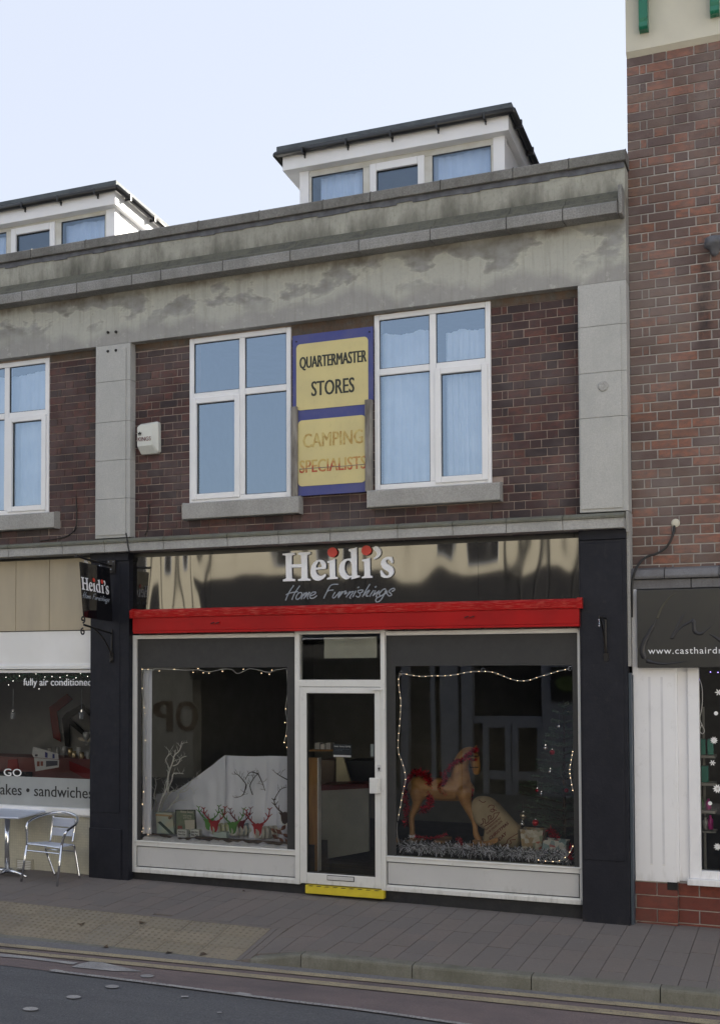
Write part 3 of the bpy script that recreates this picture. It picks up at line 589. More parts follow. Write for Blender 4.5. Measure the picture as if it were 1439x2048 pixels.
# wall behind: mortar bed with openings left for the windows
def wall_with_holes(name, x0, x1, z0, z1, y0, y1, holes, m, parent):
    xs = sorted(set([x0, x1] + [h[0] for h in holes] + [h[1] for h in holes])); mb = MB()
    for a, b_ in zip(xs, xs[1:]):
        hs = sorted([(h[2], h[3]) for h in holes if h[0] < (a+b_)/2 < h[1]]); z = z0
        for h0, h1 in hs:
            if h0 > z: mb.box(a, b_, y0, y1, z, h0)
            z = h1
        if z < z1: mb.box(a, b_, y0, y1, z, z1)
    return build(name, mb, m, parent)
W2 = (-6.079, -4.880, 4.040, 5.812); W3 = (-3.960, -2.758, 4.048, 5.818); W1 = (-9.10, -7.895, 4.040, 5.805)
wall_with_holes('wall_bed', XL, -1.90, 3.69, FT + .02, .108, .34, [W1, W2, W3], M['mortar'], TB)
S2 = (-6.113, -4.751, 3.857, 4.04); S3 = (-4.009, -2.653, 3.867, 4.048); S1 = (-9.2, -7.747, 3.853, 4.04)
BH, BL = .0825, .215; rest = MB()
kw = dict(yf=.104, L=BL, H=BH, mkey='brown', zref=3.70, stuff=rest)
lay(TB, -2.755, -1.903, 3.70, 5.75, start='L', holes=[S3], **kw)
lay(TB, -6.762, -6.083, 3.70, 5.74, start='R', holes=[S2], phase=1, **kw)
lay(TB, -7.892, -7.212, 3.70, 5.74, start='L', holes=[S1], **kw)
lay(TB, -4.876, -3.964, 3.70, 4.06, start='L', holes=[S2, S3], closer=False, **kw)
lay(TB, -6.08, -4.879, 3.70, 3.856, start='R', closer=False, **kw)
lay(TB, -3.96, -2.758, 3.70, 3.866, start='L', closer=False, **kw)
lay(TB, -9.3, -7.895, 3.70, 3.852, start='L', closer=False, **kw)
kw['parts'] = False
lay(TB, XL, -9.105, 3.70, 5.8, start='R', **kw)
lay(TB, -4.876, -3.964, 4.06, 5.68, start='L', **kw)
build('brickwork_rest', rest, M['brown'], TB, stuff=True)
M['lintel'] = stone('stained_lintel', (.15,.135,.115), (.09,.08,.07), (.05,.042,.035), .75, (.12,.075,.05))
for a, b_ in ((-6.762, -6.083), (-4.876, -3.964), (-2.755, -1.903), (-7.892, -7.212)):
    m1 = MB(); m1.box(a, b_, .098, .13, 5.755 if a > -4 and a < -2 or a < -6 else 5.70, FT + .01); build('lintel', m1, M['lintel'], TB)
for S_ in (S1, S2, S3):
    m1 = MB(); m1.profx([(.16, S_[2]), (.0, S_[2]), (-.004, S_[2]+.01), (-.004, S_[3]-.018), (.02, S_[3]-.008), (.16, S_[3])], S_[0], S_[1]); build('window_sill', m1, M['sill'], TB, bevel=.006)
# windows
def bars(mb, rects, y0, y1):
    for a, b_, c, d in rects: mb.box(a, b_, y0, y1, c, d)
def pane_quad(x0, x1, z0, z1, y): return MB().add([(x0, y, z0), (x1, y, z0), (x1, y, z1), (x0, y, z1)], [(0, 1, 2, 3)])
def curtain(name, x0, x1, z0, z1, y, m, parent, folds=9, amp=.018, drop=0.0, top=0.0):
    n = folds*8; rows = 10; vs = []
    ph = [rnd(0, 6.3) for _ in range(5)]
    for j in range(rows+1):
        v = j/rows
        for i in range(n+1):
            u = i/n; x = x0 + (x1-x0)*u + .012*math.sin(v*2.2 + ph[0])*math.sin(u*3.14)
            yy = y + amp*(.55+.45*(1-v))*(math.sin(u*folds*6.283 + ph[1] + .9*math.sin(u*5+ph[2])) + .45*math.sin(u*folds*2.7*6.28+ph[3]+v*1.3))
            zt = z1 - drop*abs(math.sin(u*math.pi*1.5+ph[4])) ; vs.append((x, yy, z0 + (zt-z0)*v))
    mb = MB(); mb.add(vs, [(j*(n+1)+i, j*(n+1)+i+1, (j+1)*(n+1)+i+1, (j+1)*(n+1)+i) for j in range(rows) for i in range(n)])
    return build(name, mb, m, parent, smooth=True)
def casement_window(W, mull, tr, side, label, curtains):
    x0, x1, z0, z1 = W; y0, y1 = .085, .15; f = .055; mw = .068
    fr = MB(); m0, m1_ = mull - mw/2, mull + mw/2
    bars(fr, [(x0, x0+f, z0, z1), (x1-f, x1, z0, z1), (x0+f, x1-f, z1-f, z1), (x0+f, x1-f, z0, z0+f), (m0, m1_, z0+f, z1-f), (x0+f, m0, tr-.034, tr+.034), (m1_, x1-f, tr-.034, tr+.034)], y0, y1)
    win = build('window', fr, M['pvc'], TB, bevel=.008, label=label)
    s0, s1 = (x0+f*.55, m0+.012) if side == 'L' else (m1_-.012, x1-f*.55); sz0, sz1 = z0+f*.55, tr-.022; sf = .062
    sm = MB(); bars(sm, [(s0, s0+sf, sz0, sz1), (s1-sf, s1, sz0, sz1), (s0+sf, s1-sf, sz1-sf, sz1), (s0+sf, s1-sf, sz0, sz0+sf)], y0-.018, y0+.03)
    build('sash', sm, M['pvc'], win, bevel=.007)
    cells_ = [(x0+f, m0, tr+.034, z1-f), (m1_, x1-f, tr+.034, z1-f)] + ([(s0+sf, s1-sf, sz0+sf, sz1-sf), (m1_, x1-f, z0+f, tr-.034)] if side == 'L' else [(x0+f, m0, z0+f, tr-.034), (s0+sf, s1-sf, sz0+sf, sz1-sf)])
    gk = MB()
    for a, b_, c, d in cells_:
        build('pane', pane_quad(a+.002, b_-.002, c+.002, d-.002, y0+.022), M['glass_up'], win)
        bars(gk, [(a, a+.006, c, d), (b_-.006, b_, c, d), (a+.006, b_-.006, d-.006, d), (a+.006, b_-.006, c, c+.006)], y0+.012, y0+.03)
    build('gasket', gk, M['gutter'], win)
    for cx0, cx1, cz0, cz1, fo in curtains: curtain('curtain', cx0, cx1, cz0, cz1, y1+.06, M['curtain'], win, fo, .02, .03)
    return win
casement_window(W1, -8.481, 5.185, 'R', 'white casement window left of the left granite pilaster', [(-9.05, -7.93, 4.08, 5.70, 11)])
casement_window(W2, at(485, 720, .1).x, 5.185, 'L', 'white window left of the yellow sign, no curtain', [])
casement_window(W3, at(865.5, 700, .1).x, 5.235, 'R', 'white window right of the yellow sign, pale curtains inside', [(-3.92, -3.36, 4.06, 5.66, 5), (-3.25, -2.80, 4.06, 5.62, 8)])
# upstairs room, floors and roof so that light cannot leak
mb = MB()
mb.box(XL, -1.46, .34, 6.4, 3.35, 3.66); mb.box(XL, -1.46, 4.2, 4.4, 3.66, 6.3); mb.box(XL, -1.46, .34, 6.4, 6.3, 6.6); mb.box(XL, -1.46, 6.2, 6.4, -.3, 6.6)
mb.box(-4.5, -4.4, .34, 4.2, 3.66, 6.3); mb.box(-7.05, -6.95, .34, 4.2, 3.66, 6.3); mb.box(-1.56, -1.46, .34, 6.2, -.3, 6.6); mb.box(XL-.2, XL, .0, 6.4, -.3, 6.9)
build('inner_wall', mb, M['room'], TB)
mb = MB(); mb.box(XL, -1.46, .35, 6.4, 6.6, 6.75); build('roof', mb, M['roof'], TB)
# dark painted piers of the ground floor
for x0, x1, h in ((-7.235, -6.745, 3.53), (-1.905, -1.480, 3.53)):
    m1 = MB(); m1.box(x0, x1, -.045, .2, -.25, h - .09); m1.box(x0 - .0, x1 + .0, -.060, .2, h - .089, h - .0)
    if x0 < -5: m1.box(x0 + .02, x1 - .11, -.052, -.045, .72, h - .12); m1.box(x0 + .0, x1 - .085, -.058, -.045, -.25, .55)
    else: m1.box(x0 + .02, x1 - .035, -.052, -.045, .52, h - .12)
    build('shop_pier', m1, M['dark'], TB, bevel=.006)
mb = MB(); mb.box(-1.478, -1.452, .0, .18, 2.28, 3.50); build('pier_edge', mb, M['string'], TB)
mb = MB(); mb.box(-1.476, -1.452, .0, .17, -.2, 2.22); build('pier_edge_lower', mb, mat('slate_blue_paint', (.055,.075,.10), (.06,.075,.095), .5), TB)
# ------------------------------------------------------------------ dormers
def dormer(XR, XLf, zt, label, pxs, paneh):
    YF = 1.0; D = thing('dormer', label, 'dormer', ((XR+XLf)/2, YF, 6.9)); D2 = D
    fas = .15; bk = 3.6; zb = zt - .26
    slope = .10
    def slab(mb, x0, x1, y0, y1, za, zb_):
        mb.hexa([(x0, y0, za), (x1, y0, za), (x1, y1, za - slope*(y1-y0)*.9), (x0, y1, za - slope*(y1-y0)*.9), (x0, y0, zb_), (x1, y0, zb_), (x1, y1, zb_ - slope*(y1-y0)*.9), (x0, y1, zb_ - slope*(y1-y0)*.9)])
    m1 = MB(); slab(m1, XLf, XR, YF-.15, bk, zt-.06, zt); build('flat_roof', m1, M['roof'], D, bevel=.008)
    m1 = MB(); slab(m1, XLf+.05, XR-.05, YF-.09, bk, zt-.11-fas, zt-.06); build('fascia_board', m1, M['pvc'], D, bevel=.004)
    m1 = MB(); g = YF - .15
    m1.tube([(XLf-.005, g+.01, zt-.088), (XR+.005, g+.01, zt-.088)], .034, 10); 
    m1.tube([(XR+.01, g, zt-.09), (XR+.01, bk, zt-.09-slope*2.5)], .034, 10); m1.tube([(XLf-.01, g, zt-.09), (XLf-.01, bk, zt-.09-slope*2.5)], .034, 10)
    build('gutter', m1, M['gutter'], D, smooth=True)
    n = 5
    for i in range(n):
        x = XLf + .33 + (XR-XLf-.62)*i/(n-1); m1 = MB(); m1.box(x-.010, x+.010, g-.03, g+.06, zt-.135, zt-.07); m1.box(x-.006, x+.006, g+.04, g+.06, zt-.165, zt-.13); build('gutter_bracket', m1, M['gutter'], D)
    for i in range(4):
        y = g + .25 + i*.55; m1 = MB(); m1.box(XR-.03, XR+.05, y-.015, y+.015, zt-.14-slope*(y-g), zt-.06-slope*(y-g)); build('gutter_bracket', m1, M['gutter'], D)
    zw = zt - .11 - fas + .002; xl, xr = XLf + .22, XR - .115
    for a, b_ in ((xl, xl+.11), (xr-.125, xr)): m1 = MB(); m1.box(a, b_, YF, YF+.1, 6.6, zw); build('corner_post', m1, M['pvc'], D, bevel=.003)
    for a, b_ in ((xr-.05, xr-.004), (xl+.004, xl+.05)): m1 = MB(); m1.box(a, b_, YF+.1, bk, 6.6, zw - .04); build('side_wall', m1, M['pvc'], D)
    # window strip
    fr = MB(); W_ = (xl+.11, xr-.125); p = pxs; zh = zw; HD = zh - paneh
    xs_ = [W_[0]] + p + [W_[1]]
    fr.box(W_[0], W_[1], YF+.015, YF+.07, zh-HD, zh); fr.box(W_[0], W_[1], YF+.015, YF+.07, 6.6, 6.95)
    fr.box(W_[0], W_[0]+.028, YF+.015, YF+.07, 6.95, zh-HD); fr.box(W_[1]-.028, W_[1], YF+.015, YF+.07, 6.95, zh-HD)
    for a in p: fr.box(a-.05, a+.05, YF+.015, YF+.07, 6.95, zh-HD)
    win = build('window', fr, M['pvc_dirty'], D, bevel=.006)
    sx0, sx1 = p[0]+.035, p[1]-.035; sm = MB(); bars(sm, [(sx0, sx0+.075, 6.95, zh-HD+.015), (sx1-.075, sx1, 6.95, zh-HD+.015), (sx0+.075, sx1-.075, zh-HD-.07, zh-HD+.015)], YF-.005, YF+.04)
    build('sash', sm, M['pvc'], win, bevel=.008)
    for a, b_, t in ((W_[0]+.028, p[0]-.05, zh-HD), (sx0+.075, sx1-.075, zh-HD-.07), (p[1]+.05, W_[1]-.028, zh-HD)):
        build('pane', pane_quad(a, b_, 6.95, t, YF+.035), M['glass_dorm'], win)
        gk = MB(); bars(gk, [(a, b_, t-.007, t), (b_-.007, b_, 6.95, t-.007), (a, a+.005, 6.95, t-.007)], YF+.022, YF+.04); build('gasket', gk, M['gutter'], win)
    for a, b_ in ((W_[0]+.1, p[0]-.02), (p[1]+.03, W_[1]-.02)): curtain('curtain', a, b_, 6.7, zh-.05, YF+.13, M['curtain'], win, 6, .018, .02)
    m1 = MB(); m1.box(xl+.05, xr-.05, YF+1.2, YF+1.25, 6.7, zt-.4); build('inner_wall', m1, M['roomdark'], D)
d1 = at(1022.5, 203, .85); d2 = at(552, 291, .85)
dormer(d1.x, d2.x, 8.13, 'white dormer with black gutter standing above the yellow sign bay', [at(733, 350, 1).x, at(854, 330, 1).x], 7.795)
d3 = at(232, 358, .85)
dormer(d3.x, d3.x - 2.75, 8.10, 'white dormer at the left edge with a sunlit side wall', [at(20.0, 470, 1).x - .02, at(114, 460, 1).x], 7.785)
# ------------------------------------------------------------------ brick building to the right
RB = thing('tall_brick_building', 'taller red brick building at the right edge with cream band and green brackets', 'building', (1.5, 3, 0))
RX = -1.455
mb = MB(); mb.box(RX, 9, .206, 7.2, 3.19, 8.03); mb.box(RX, 9, .206, 7.2, 8.03, 11.0); mb.box(-.2, 9, .206, 7.2, -.5, 3.19); build('wall', mb, M['rmortar'], RB)
mb = MB(); mb.box(RX, 9.0, .155, .206, 8.03, 9.6); mb.profx([(.206, 7.985), (.155, 8.03), (.206, 8.03)], RX, 9.0); build('rendered_band', mb, M['creamrender'], RB)
rest2 = MB()
HB = .0885; zr = 8.0 - 55*HB
lay(RB, RX, -.50, zr, 8.0, yf=.2, L=.245, H=HB, mkey='red', start='L', stuff=rest2, zref=zr, joint=.0125, phase=1, budget=265)
build('brickwork_rest', rest2, M['red'], RB, stuff=True) if rest2.v else None
mb = MB(); mb.box(RX, 9.1, .12, 7.3, 11, 11.12); build('roof', mb, M['roof'], RB)
# green brackets under the oversailing eaves
for px in (1285.5, 1428.5):
    q = at(px, 60, .06); m1 = MB(); w_ = .04; zt_ = at(px, 80, .15).z if px < 1300 else at(px, 54, .15).z
    zt_ = 8.175 if px < 1300 else 8.185
    m1.profx([(.155, zt_), (.08, zt_), (.06, zt_+.02), (.075, zt_+.07), (.065, zt_+.10), (.06, zt_+.30), (.03, zt_+.33), (-.01, zt_+.36), (-.01, zt_+.62), (.155, zt_+.62)], q.x-w_, q.x+w_)
    m1.box(q.x - w_ - .012, q.x + w_ + .035, .05, .155, zt_ + .33, zt_ + .45)
    build('eaves_bracket', m1, M['greenpaint'], RB, bevel=.006)
for a, b_ in ((RX+.0, at(1329, 1150, .1).x), (at(1329, 1150, .1).x, at(1438, 1150, .1).x), (at(1438, 1150, .1).x, 2.0)):
    m1 = MB(); m1.profx([(.22, 3.075), (.06, 3.075), (.05, 3.1), (.08, 3.16), (.22, 3.19)], a+.003, b_-.003); build('ledge_stone', m1, M['bluestone'], RB, bevel=.006)
for a, b_ in ((RX+.0, at(1381, 1170, .1).x), (at(1381, 1170, .1).x, 2.0)):
    m1 = MB(); m1.box(a+.003, b_-.003, .10, .22, 2.985, 3.07); build('ledge_stone', m1, M['bluestone'], RB, bevel=.006)
# grey downpipe hopper at the edge
q = at(1428, 492, .1); m1 = MB(); m1.lathe((q.x, .1, q.z), [(.012, -.09), (.035, -.07), (.05, -.02), (.09, .0), (.085, .07)], 14); build('pipe_hopper', m1, M['lead'], RB, smooth=True)
# cable out of the wall
cb = smooth_path([at(1348, 1052, .19), at(1346, 1066, .16), at(1339, 1084, .15), at(1328, 1098, .15), at(1312, 1108, .14), at(1296, 1112, .13), at(1282, 1122, .10), at(1270, 1140, .03), at(1264, 1163, .03), at(1263, 1190, .03), at(1262.5, 1235, .05)])
tag(build('cable', MB().tube(cb, .011, 8), M['cable'], smooth=True), 'thick black cable curving out of the red brick wall down behind the dark pier', 'cable')
m1 = MB(); q = at(1350, 1046, .19); m1.ball((q.x, .195, q.z), .04, 10, 6, (1, .3, 1)); build('mortar_patch', m1, M['creamrender'], RB, smooth=True)
# ------------------------------------------------------------------ buildings across the street (the cream one seen in the glass)
def opp(px, py):           # what the shop glass shows at this place, on the far facade
    p = at(px, py, .07); return Vector((p.x*2.22, -12.7, 2.29 + (p.z-2.29)*2.22))
OB = thing('low_cream_building', 'low cream building with dark shop windows on the far side of the street', 'building', (-12, -13, 0))
M['oppcream'] = mat('sunny_cream_render', (.60,.555,.44), (.54,.5,.39), .85, scale=2)
M['oppgrey'] = mat('grey_shop_frame', (.40,.43,.50), (.36,.39,.46), .5)
M['oppdark'] = mat('dark_shop_interior', (.012,.012,.014), (.02,.02,.02), .8)
M['oppbrown'] = mat('brown_letters', (.16,.085,.03), None, .6)
mb = MB(); mb.box(-40, 1.5, -20, -12.7, 4.05, 5.75); mb.box(-15.9, -13.35, -13.1, -12.7, -1, 4.05); mb.box(-40, 1.5, -12.9, -12.62, 5.75, 5.95); build('wall', mb, M['oppcream'], OB)
mb = MB(); mb.box(-40, 1.5, -20, -12.6, 5.95, 6.02); build('roof', mb, M['roof'], OB)
mb = MB(); mb.box(-40, 1.5, -20, -13.1, -1, 4.05); build('shop_back', mb, M['oppdark'], OB)
mb = MB(); mb.box(-12.6, 1.4, -13.1, -12.68, 3.0, 4.3); mb.box(-40, -15.9, -13.1, -12.68, 3.0, 4.3); build('fascia', mb, M['oppdark'], OB)
mb = MB(); mb.box(-12.6, 1.4, -13.09, -13.0, -.9, 3.0); mb.box(-40, -15.9, -13.09, -13.0, -.9, 3.0); mb.box(-13.4, -12.6, -13.08, -12.66, 2.0, 4.3); build('shop_glass', mb, M['oppdark'], OB)
fr = MB()
for px, w_ in ((800, .16), (862, .22), (884, .5), (925, .24), (1110, .75)):
    q = opp(px + 6, 1400); fr.box(q.x-w_/2, q.x+w_/2, -13.0, -12.8, -1, 3.0)
l = opp(935, 1437).x; r = opp(1078, 1437).x
fr.box(l, r, -12.98, -12.86, opp(1000, 1440).z-.07, opp(1000, 1440).z+.07)
l2, r2 = opp(968, 1450).x, opp(1075, 1450).x; mid = opp(1020, 1450).x; zt_ = opp(1000, 1446).z
for a in (l2, mid - .07, mid + .07, r2): fr.box(a-.06, a+.06, -12.98, -12.86, -1, zt_)
zb_ = opp(1000, 1552).z
for a, b_ in ((l2, mid-.1), (mid+.1, r2)): fr.box(a, b_, -12.97, -12.87, zb_-.09, zb_+.09); fr.box(a, b_, -12.97, -12.87, zt_-.1, zt_)
fr.box(-12.5, -4, -12.98, -12.8, 2.9, 3.0)
build('shop_frame', fr, M['oppgrey'], OB)
q = opp(1134, 1368); m1 = MB(); m1.box(q.x-.35, q.x+.35, -12.8, -12.72, q.z-.35, q.z+.35); build('notice_board', m1, M['oppdark'], OB)
m1 = MB(); m1.ball((q.x, -12.71, q.z), .2, 16, 8, (1.2, .05, .8)); build('green_badge', m1, mat('green_badge', (.10,.16,.03), None, .5), OB)
for i, x in enumerate((-15.2, -10.9, -6.6, -2.4)):   # upper windows and pipes, sunlit
    m1 = MB(); m1.box(x-.55, x+.55, -12.7, -12.66, 4.55, 5.5); build('window', m1, M['oppgrey'], OB)
    m1 = MB(); m1.box(x-.5, x+.5, -12.66, -12.64, 4.6, 5.45); build('pane', m1, M['oppdark'], OB)
for x in (-13.9, -12.4, -9.3, -8.6, -5.2, -4.4):
    m1 = MB(); m1.tube([(x, -12.62, 3.0), (x, -12.62, 5.8)], .06, 8); build('downpipe', m1, M['gutter'], OB)
def flipx(u, v, d, x0, x1, z0, z1, y): return (x1 + (x0-x1)*u, y + d, z0 + (z1-z0)*v)
for ch_, a, b_ in (('O', (352, 1402), (398, 1464)), ('P', (306, 1402), (346, 1464))):
    A_, B_ = opp(*a), opp(*b_)
    text(ch_, A_.x, B_.x, B_.z, A_.z, -12.68, M['oppbrown'], OB, .04, fn=lambda u, v, d: (B_.x + (A_.x-B_.x)*u, -12.69 - d, B_.z + (A_.z-B_.z)*v))
OT = thing('added_bounce_building', 'low pale building added out of view across the street to brighten the front', 'building', (8, -13, 0))  # unseen building added, kept low and pale to brighten the shaded front
mb = MB(); mb.box(1.6, 22, -20, -12.85, -1.5, 5.9); build('wall', mb, mat('pale_bounce_render', (.66,.63,.55), (.6,.57,.5), .85), OT)
mb = MB(); mb.box(1.55, 22, -20, -12.75, 5.9, 6.0); build('roof', mb, M['roof'], OT)
for i in range(6):
    x = 3.0 + i*2.9
    m1 = MB(); m1.box(x-.6, x+.6, -12.85, -12.80, 3.6, 5.1); build('window', m1, M['pvc'], OT)
    m1 = MB(); m1.box(x-.52, x+.52, -12.80, -12.79, 3.68, 5.02); build('pane', m1, M['oppdark'], OT)

# ------------------------------------------------------------------ home furnishings shopfront
SF = thing('shopfront', 'silver framed shopfront with two display windows and a glazed door under the red box', 'shopfront', (-4.3, .05, 0))
XA, XB = -6.745, -1.905
DL, DR = -4.81, -3.835
mb = MB(); y0, y1 = .03, .09
bars(mb, [(XA, XA+.045, .09, 2.635), (XB-.038, XB, .09, 2.635), (XA+.045, DL, 2.592, 2.635), (DR+.0, XB-.038, 2.592, 2.635), (XA+.045, DL, .372, .428), (DR, XB-.038, .372, .428), (XA+.045, DL, .09, .145), (DR, XB-.038, .09, .145)], y0, y1)
mb.box(XA+.03, DL, y0-.012, y0, .09, .135); mb.box(DR, XB-.02, y0-.012, y0, .09, .135)
mb.box(XA+.03, DL, y0-.01, y0, .415, .43); mb.box(DR, XB-.02, y0-.01, y0, .415, .43)
bars(mb, [(DL, DL+.05, .09, 2.66), (DR-.045, DR, .09, 2.66), (DL+.05, DR-.045, 2.615, 2.66), (DL+.05, DR-.045, 2.085, 2.155)], y0-.02, y1+.01)
build('frame', mb, M['alu'], SF, bevel=.004)
for a, b_ in ((XA+.045, DL), (DR, XB-.038)):
    m1 = MB(); m1.box(a+.012, b_-.012, .045, .07, .155, .362); build('stall_riser', m1, M['alupanel'], SF, bevel=.002)
    m1 = MB(); m1.box(a, b_, .06, .09, .145, .372); build('riser_backing', m1, M['gutter'], SF)
    build('window_pane', pane_quad(a, b_, .428, 2.592, .06), M['glass_shop'], SF)
# dark film stuck round the inside of each pane
L0, L1 = XA+.045, DL; I0, I1 = at(283, 1500, .07).x, at(575, 1500, .07).x
def film(a, b_, i0, i1, zi):
    m1 = MB(); m1.mi = 0
    for q in ((a, b_, zi, 2.592), (a, i0, .428, zi), (i1, b_, .428, zi)): m1.quad((q[0], .0575, q[2]), (q[1], .0575, q[2]), (q[1], .0575, q[3]), (q[0], .0575, q[3]))
    build('window_film', m1, M['vinyl'], SF)
film(L0, L1, I0, I1, 2.283)
J0, J1 = at(792, 1500, .07).x, at(1146, 1500, .07).x
film(DR, XB-.038, J0, J1, 2.292)
# transom light and door
build('window_pane', pane_quad(DL+.05, DR-.045, 2.155, 2.615, .05), M['glass_shop'], SF)
m1 = MB(); a, b_ = at(648, 1285, .1), at(753, 1316, .1); m1.box(a.x, b_.x, .10, .103, b_.z, 2.585); build('poster', m1, mat('cream_card', (.42,.42,.35), None, .6), SF)
dmb = MB(); dx0, dx1 = DL+.052, DR-.047; gx0, gx1, gz0, gz1 = at(614, 1500, .03).x, at(750, 1500, .03).x, .215, 2.02
bars(dmb, [(dx0, gx0, .105, 2.08), (gx1, dx1, .105, 2.08), (gx0, gx1, gz1, 2.08), (gx0, gx1, .105, gz0)], .012, .07)
DO = build('door', dmb, M['alu'], SF, bevel=.005)
build('door_pane', pane_quad(gx0, gx1, gz0, gz1, .045), M['glass_shop'], DO)
gk = MB(); bars(gk, [(gx0, gx0+.008, gz0, gz1), (gx1-.008, gx1, gz0, gz1), (gx0, gx1, gz1-.008, gz1), (gx0, gx1, gz0, gz0+.008)], .02, .05); build('gasket', gk, M['gutter'], DO)
a, b_ = at(655, 1751, .01), at(707, 1765, .01); m1 = MB(); m1.box(a.x, b_.x, .002, .014, b_.z+.008, a.z-.004); build('letterbox', m1, M['alupanel'], DO, bevel=.003)
m1 = MB(); m1.box(a.x-.006, b_.x+.006, .008, .013, b_.z+.002, a.z+.002); build('letterbox_rim', m1, M['gutter'], DO)
a, b_ = at(738, 1556, -.05), at(754, 1588, -.05); m1 = MB(); m1.box(a.x, b_.x+.0, -.052, -.035, b_.z, a.z); m1.box(b_.x-.02, b_.x+.012, -.035, .012, b_.z+.004, a.z-.004); build('push_handle', m1, M['alu'], DO, bevel=.006)
m1 = MB(); q = at(758, 1537, .01); m1.box(q.x-.02, q.x+.02, .006, .013, q.z-.035, q.z+.035); build('lock_plate', m1, M['alupanel'], DO); m1 = MB(); m1.tube([(q.x, .008, q.z), (q.x, -.002, q.z)], .010, 10); m1.box(q.x-.004, q.x+.004, -.002, .006, q.z-.022, q.z); build('keyhole', m1, M['gutter'], DO)
m1 = MB(); a = at(742, 1364, .0); m1.box(a.x, a.x+.11, -.012, .012, 2.05, 2.075); build('door_closer', m1, M['alu'], DO, bevel=.003)
# plinth and step
m1 = MB(); m1.box(XA, XB, .055, .3, -.3, .092); build('plinth', m1, M['plinth'], SF)
m1 = MB(); q = at(767, 1790, .0); m1.box(at(611, 1780, 0).x, q.x, -.012, .06, .012, .094); st = build('door_step', m1, M['yellowstep'], SF, bevel=.004)
for i in range(9):
    x0 = at(611, 1780, 0).x + .03 + i*.088; m1 = MB(); m1.prism([(x0, .086), (x0+.045, .086), (x0+.065, .0935), (x0+.02, .0935)], -.0145, -.012); build('hazard_stripe', m1, M['black'], st)
# door stickers
ps = thing('door_poster', 'small dark notice with white heading stuck inside the glass door', 'notice', (at(684, 1515, .05).x, .05, at(684, 1515, .05).z))
a, b_ = at(666, 1488.7, .05), at(702.5, 1515.5, .05); m1 = MB(); m1.box(a.x, b_.x, .050, .053, b_.z, a.z); build('sheet', m1, mat('slate_paper', (.035,.045,.06), None, .5), ps)
m1 = MB(); m1.box(a.x+.004, b_.x-.004, .0485, .0498, b_.z+.004, b_.z+.022); build('white_bar', m1, M['white'], ps)
text("Heidi's  Factory Opening", a.x+.012, b_.x-.01, a.z-.03, a.z-.012, .0475, M['white'], ps, .01)
text("Now stocking quality furniture\nand much more", a.x+.02, b_.x-.02, a.z-.062, a.z-.042, .0475, M['script'], ps)
a, b_ = at(740.5, 1488.5, .05), at(749.7, 1513.5, .05); m1 = MB(); m1.box(a.x, b_.x, .05, .053, b_.z, a.z); tag(build('leaflet', m1, mat('pale_blue_paper', (.35,.40,.42), None, .6)), 'small pale blue leaflet stuck at the right edge of the door glass', 'leaflet')
# red box over the windows
RBX = thing('shutter_box', 'worn bright red painted beam running over the shop windows and door', 'shutter box', (-4.3, -.05, 2.65))
m1 = MB(); rx0, rx1 = at(264, 1245, -.1).x, at(1157, 1230, -.1).x
m1.profx([(.08, 2.672), (-.085, 2.672), (-.085, 2.815), (-.10, 2.815), (-.11, 2.885), (-.075, 2.905), (.08, 2.905)], rx0, rx1)
build('box', m1, M['redpaint'], RBX, bevel=.004)
m1 = MB(); m1.box(rx0+.005, rx1-.0, -.09, .06, 2.648, 2.671); build('bottom_batten', m1, M['redpaint'], RBX, bevel=.003)
for a, b_ in ((rx1-.02, rx1+.03), (rx0-.02, rx0+.02)): m1 = MB(); m1.profx([(.06, 2.812), (-.115, 2.812), (-.125, 2.89), (-.08, 2.913), (.06, 2.913)], a, b_); build('end_cap', m1, M['redpaint'], RBX)
for px, py in ((430, 1246), (938, 1234)):
    q = at(px, py, -.09); m1 = MB(); m1.box(q.x-.05, q.x+.05, -.094, -.085, q.z-.012, q.z+.012); build('recess', m1, M['redpaint'], RBX)
    for s_ in (-.035, .02): m1 = MB(); m1.tube([(q.x+s_-.01, -.10, q.z-.006), (q.x+s_+.03, -.10, q.z+.006)], .005, 6); build('hook', m1, M['iron'], RBX)
for px, py in ((380, 1263), (500, 1262), (812, 1257), (965, 1254), (1135, 1252)):
    q = at(px, py, 0); m1 = MB(); m1.tube([(q.x, -.02, 2.65), (q.x, -.02, 2.635)], .02, 8); build('catch', m1, M['iron'], RBX)
# fascia sign
FS = thing('fascia_sign', 'black gloss fascia sign with white lettering and red dots above the red beam', 'sign', (-4.3, .05, 2.9))
fx = [at(264, 1150, .05).x, at(422, 1150, .05).x, at(690, 1150, .05).x, at(957, 1150, .05).x, at(1158, 1150, .05).x]
for a, b_ in zip(fx, fx[1:]):
    m1 = MB(); m1.box(a+.001, b_-.001, .035, .05, 2.89, 3.475); build('panel', m1, M['fascia'], FS)
for px, py in ((422, 1106), (952, 1080), (1146, 1072), (768, 1092), (592, 1099), (1128, 1198)):
    q = at(px, py, .03); m1 = MB(); m1.ball((q.x, .034, q.z), .008, 8, 5); build('screw', m1, M['gutter'], FS)
m1 = MB(); m1.box(XA, XB, .045, .15, 2.66, 3.53); build('fascia_backing', m1, M['gutter'], FS)
for nm, outer, holes in GLYPHS: shape_mesh([outer] + holes, .018, .014, M['white'], FS, 'letter')
for d_ in DOTS:
    (cx_, cz_), (ax, _), (_, bz) = d_; rx, rz = ax-cx_, bz-cz_
    shape_mesh([[(cx_+rx*math.cos(t), cz_+rz*math.sin(t)) for t in [2*math.pi*i/28 for i in range(28)]]], .016, .016, M['reddot'], FS, 'dot')
m1 = MB()
for s_ in SCRIPT: m1.tube(smooth_path([(x, .0325, z) for x, z in s_], 4), .0068, 6)
m1.v = [(x, .0325 + (y-.0325)*.3, z) for x, y, z in m1.v]
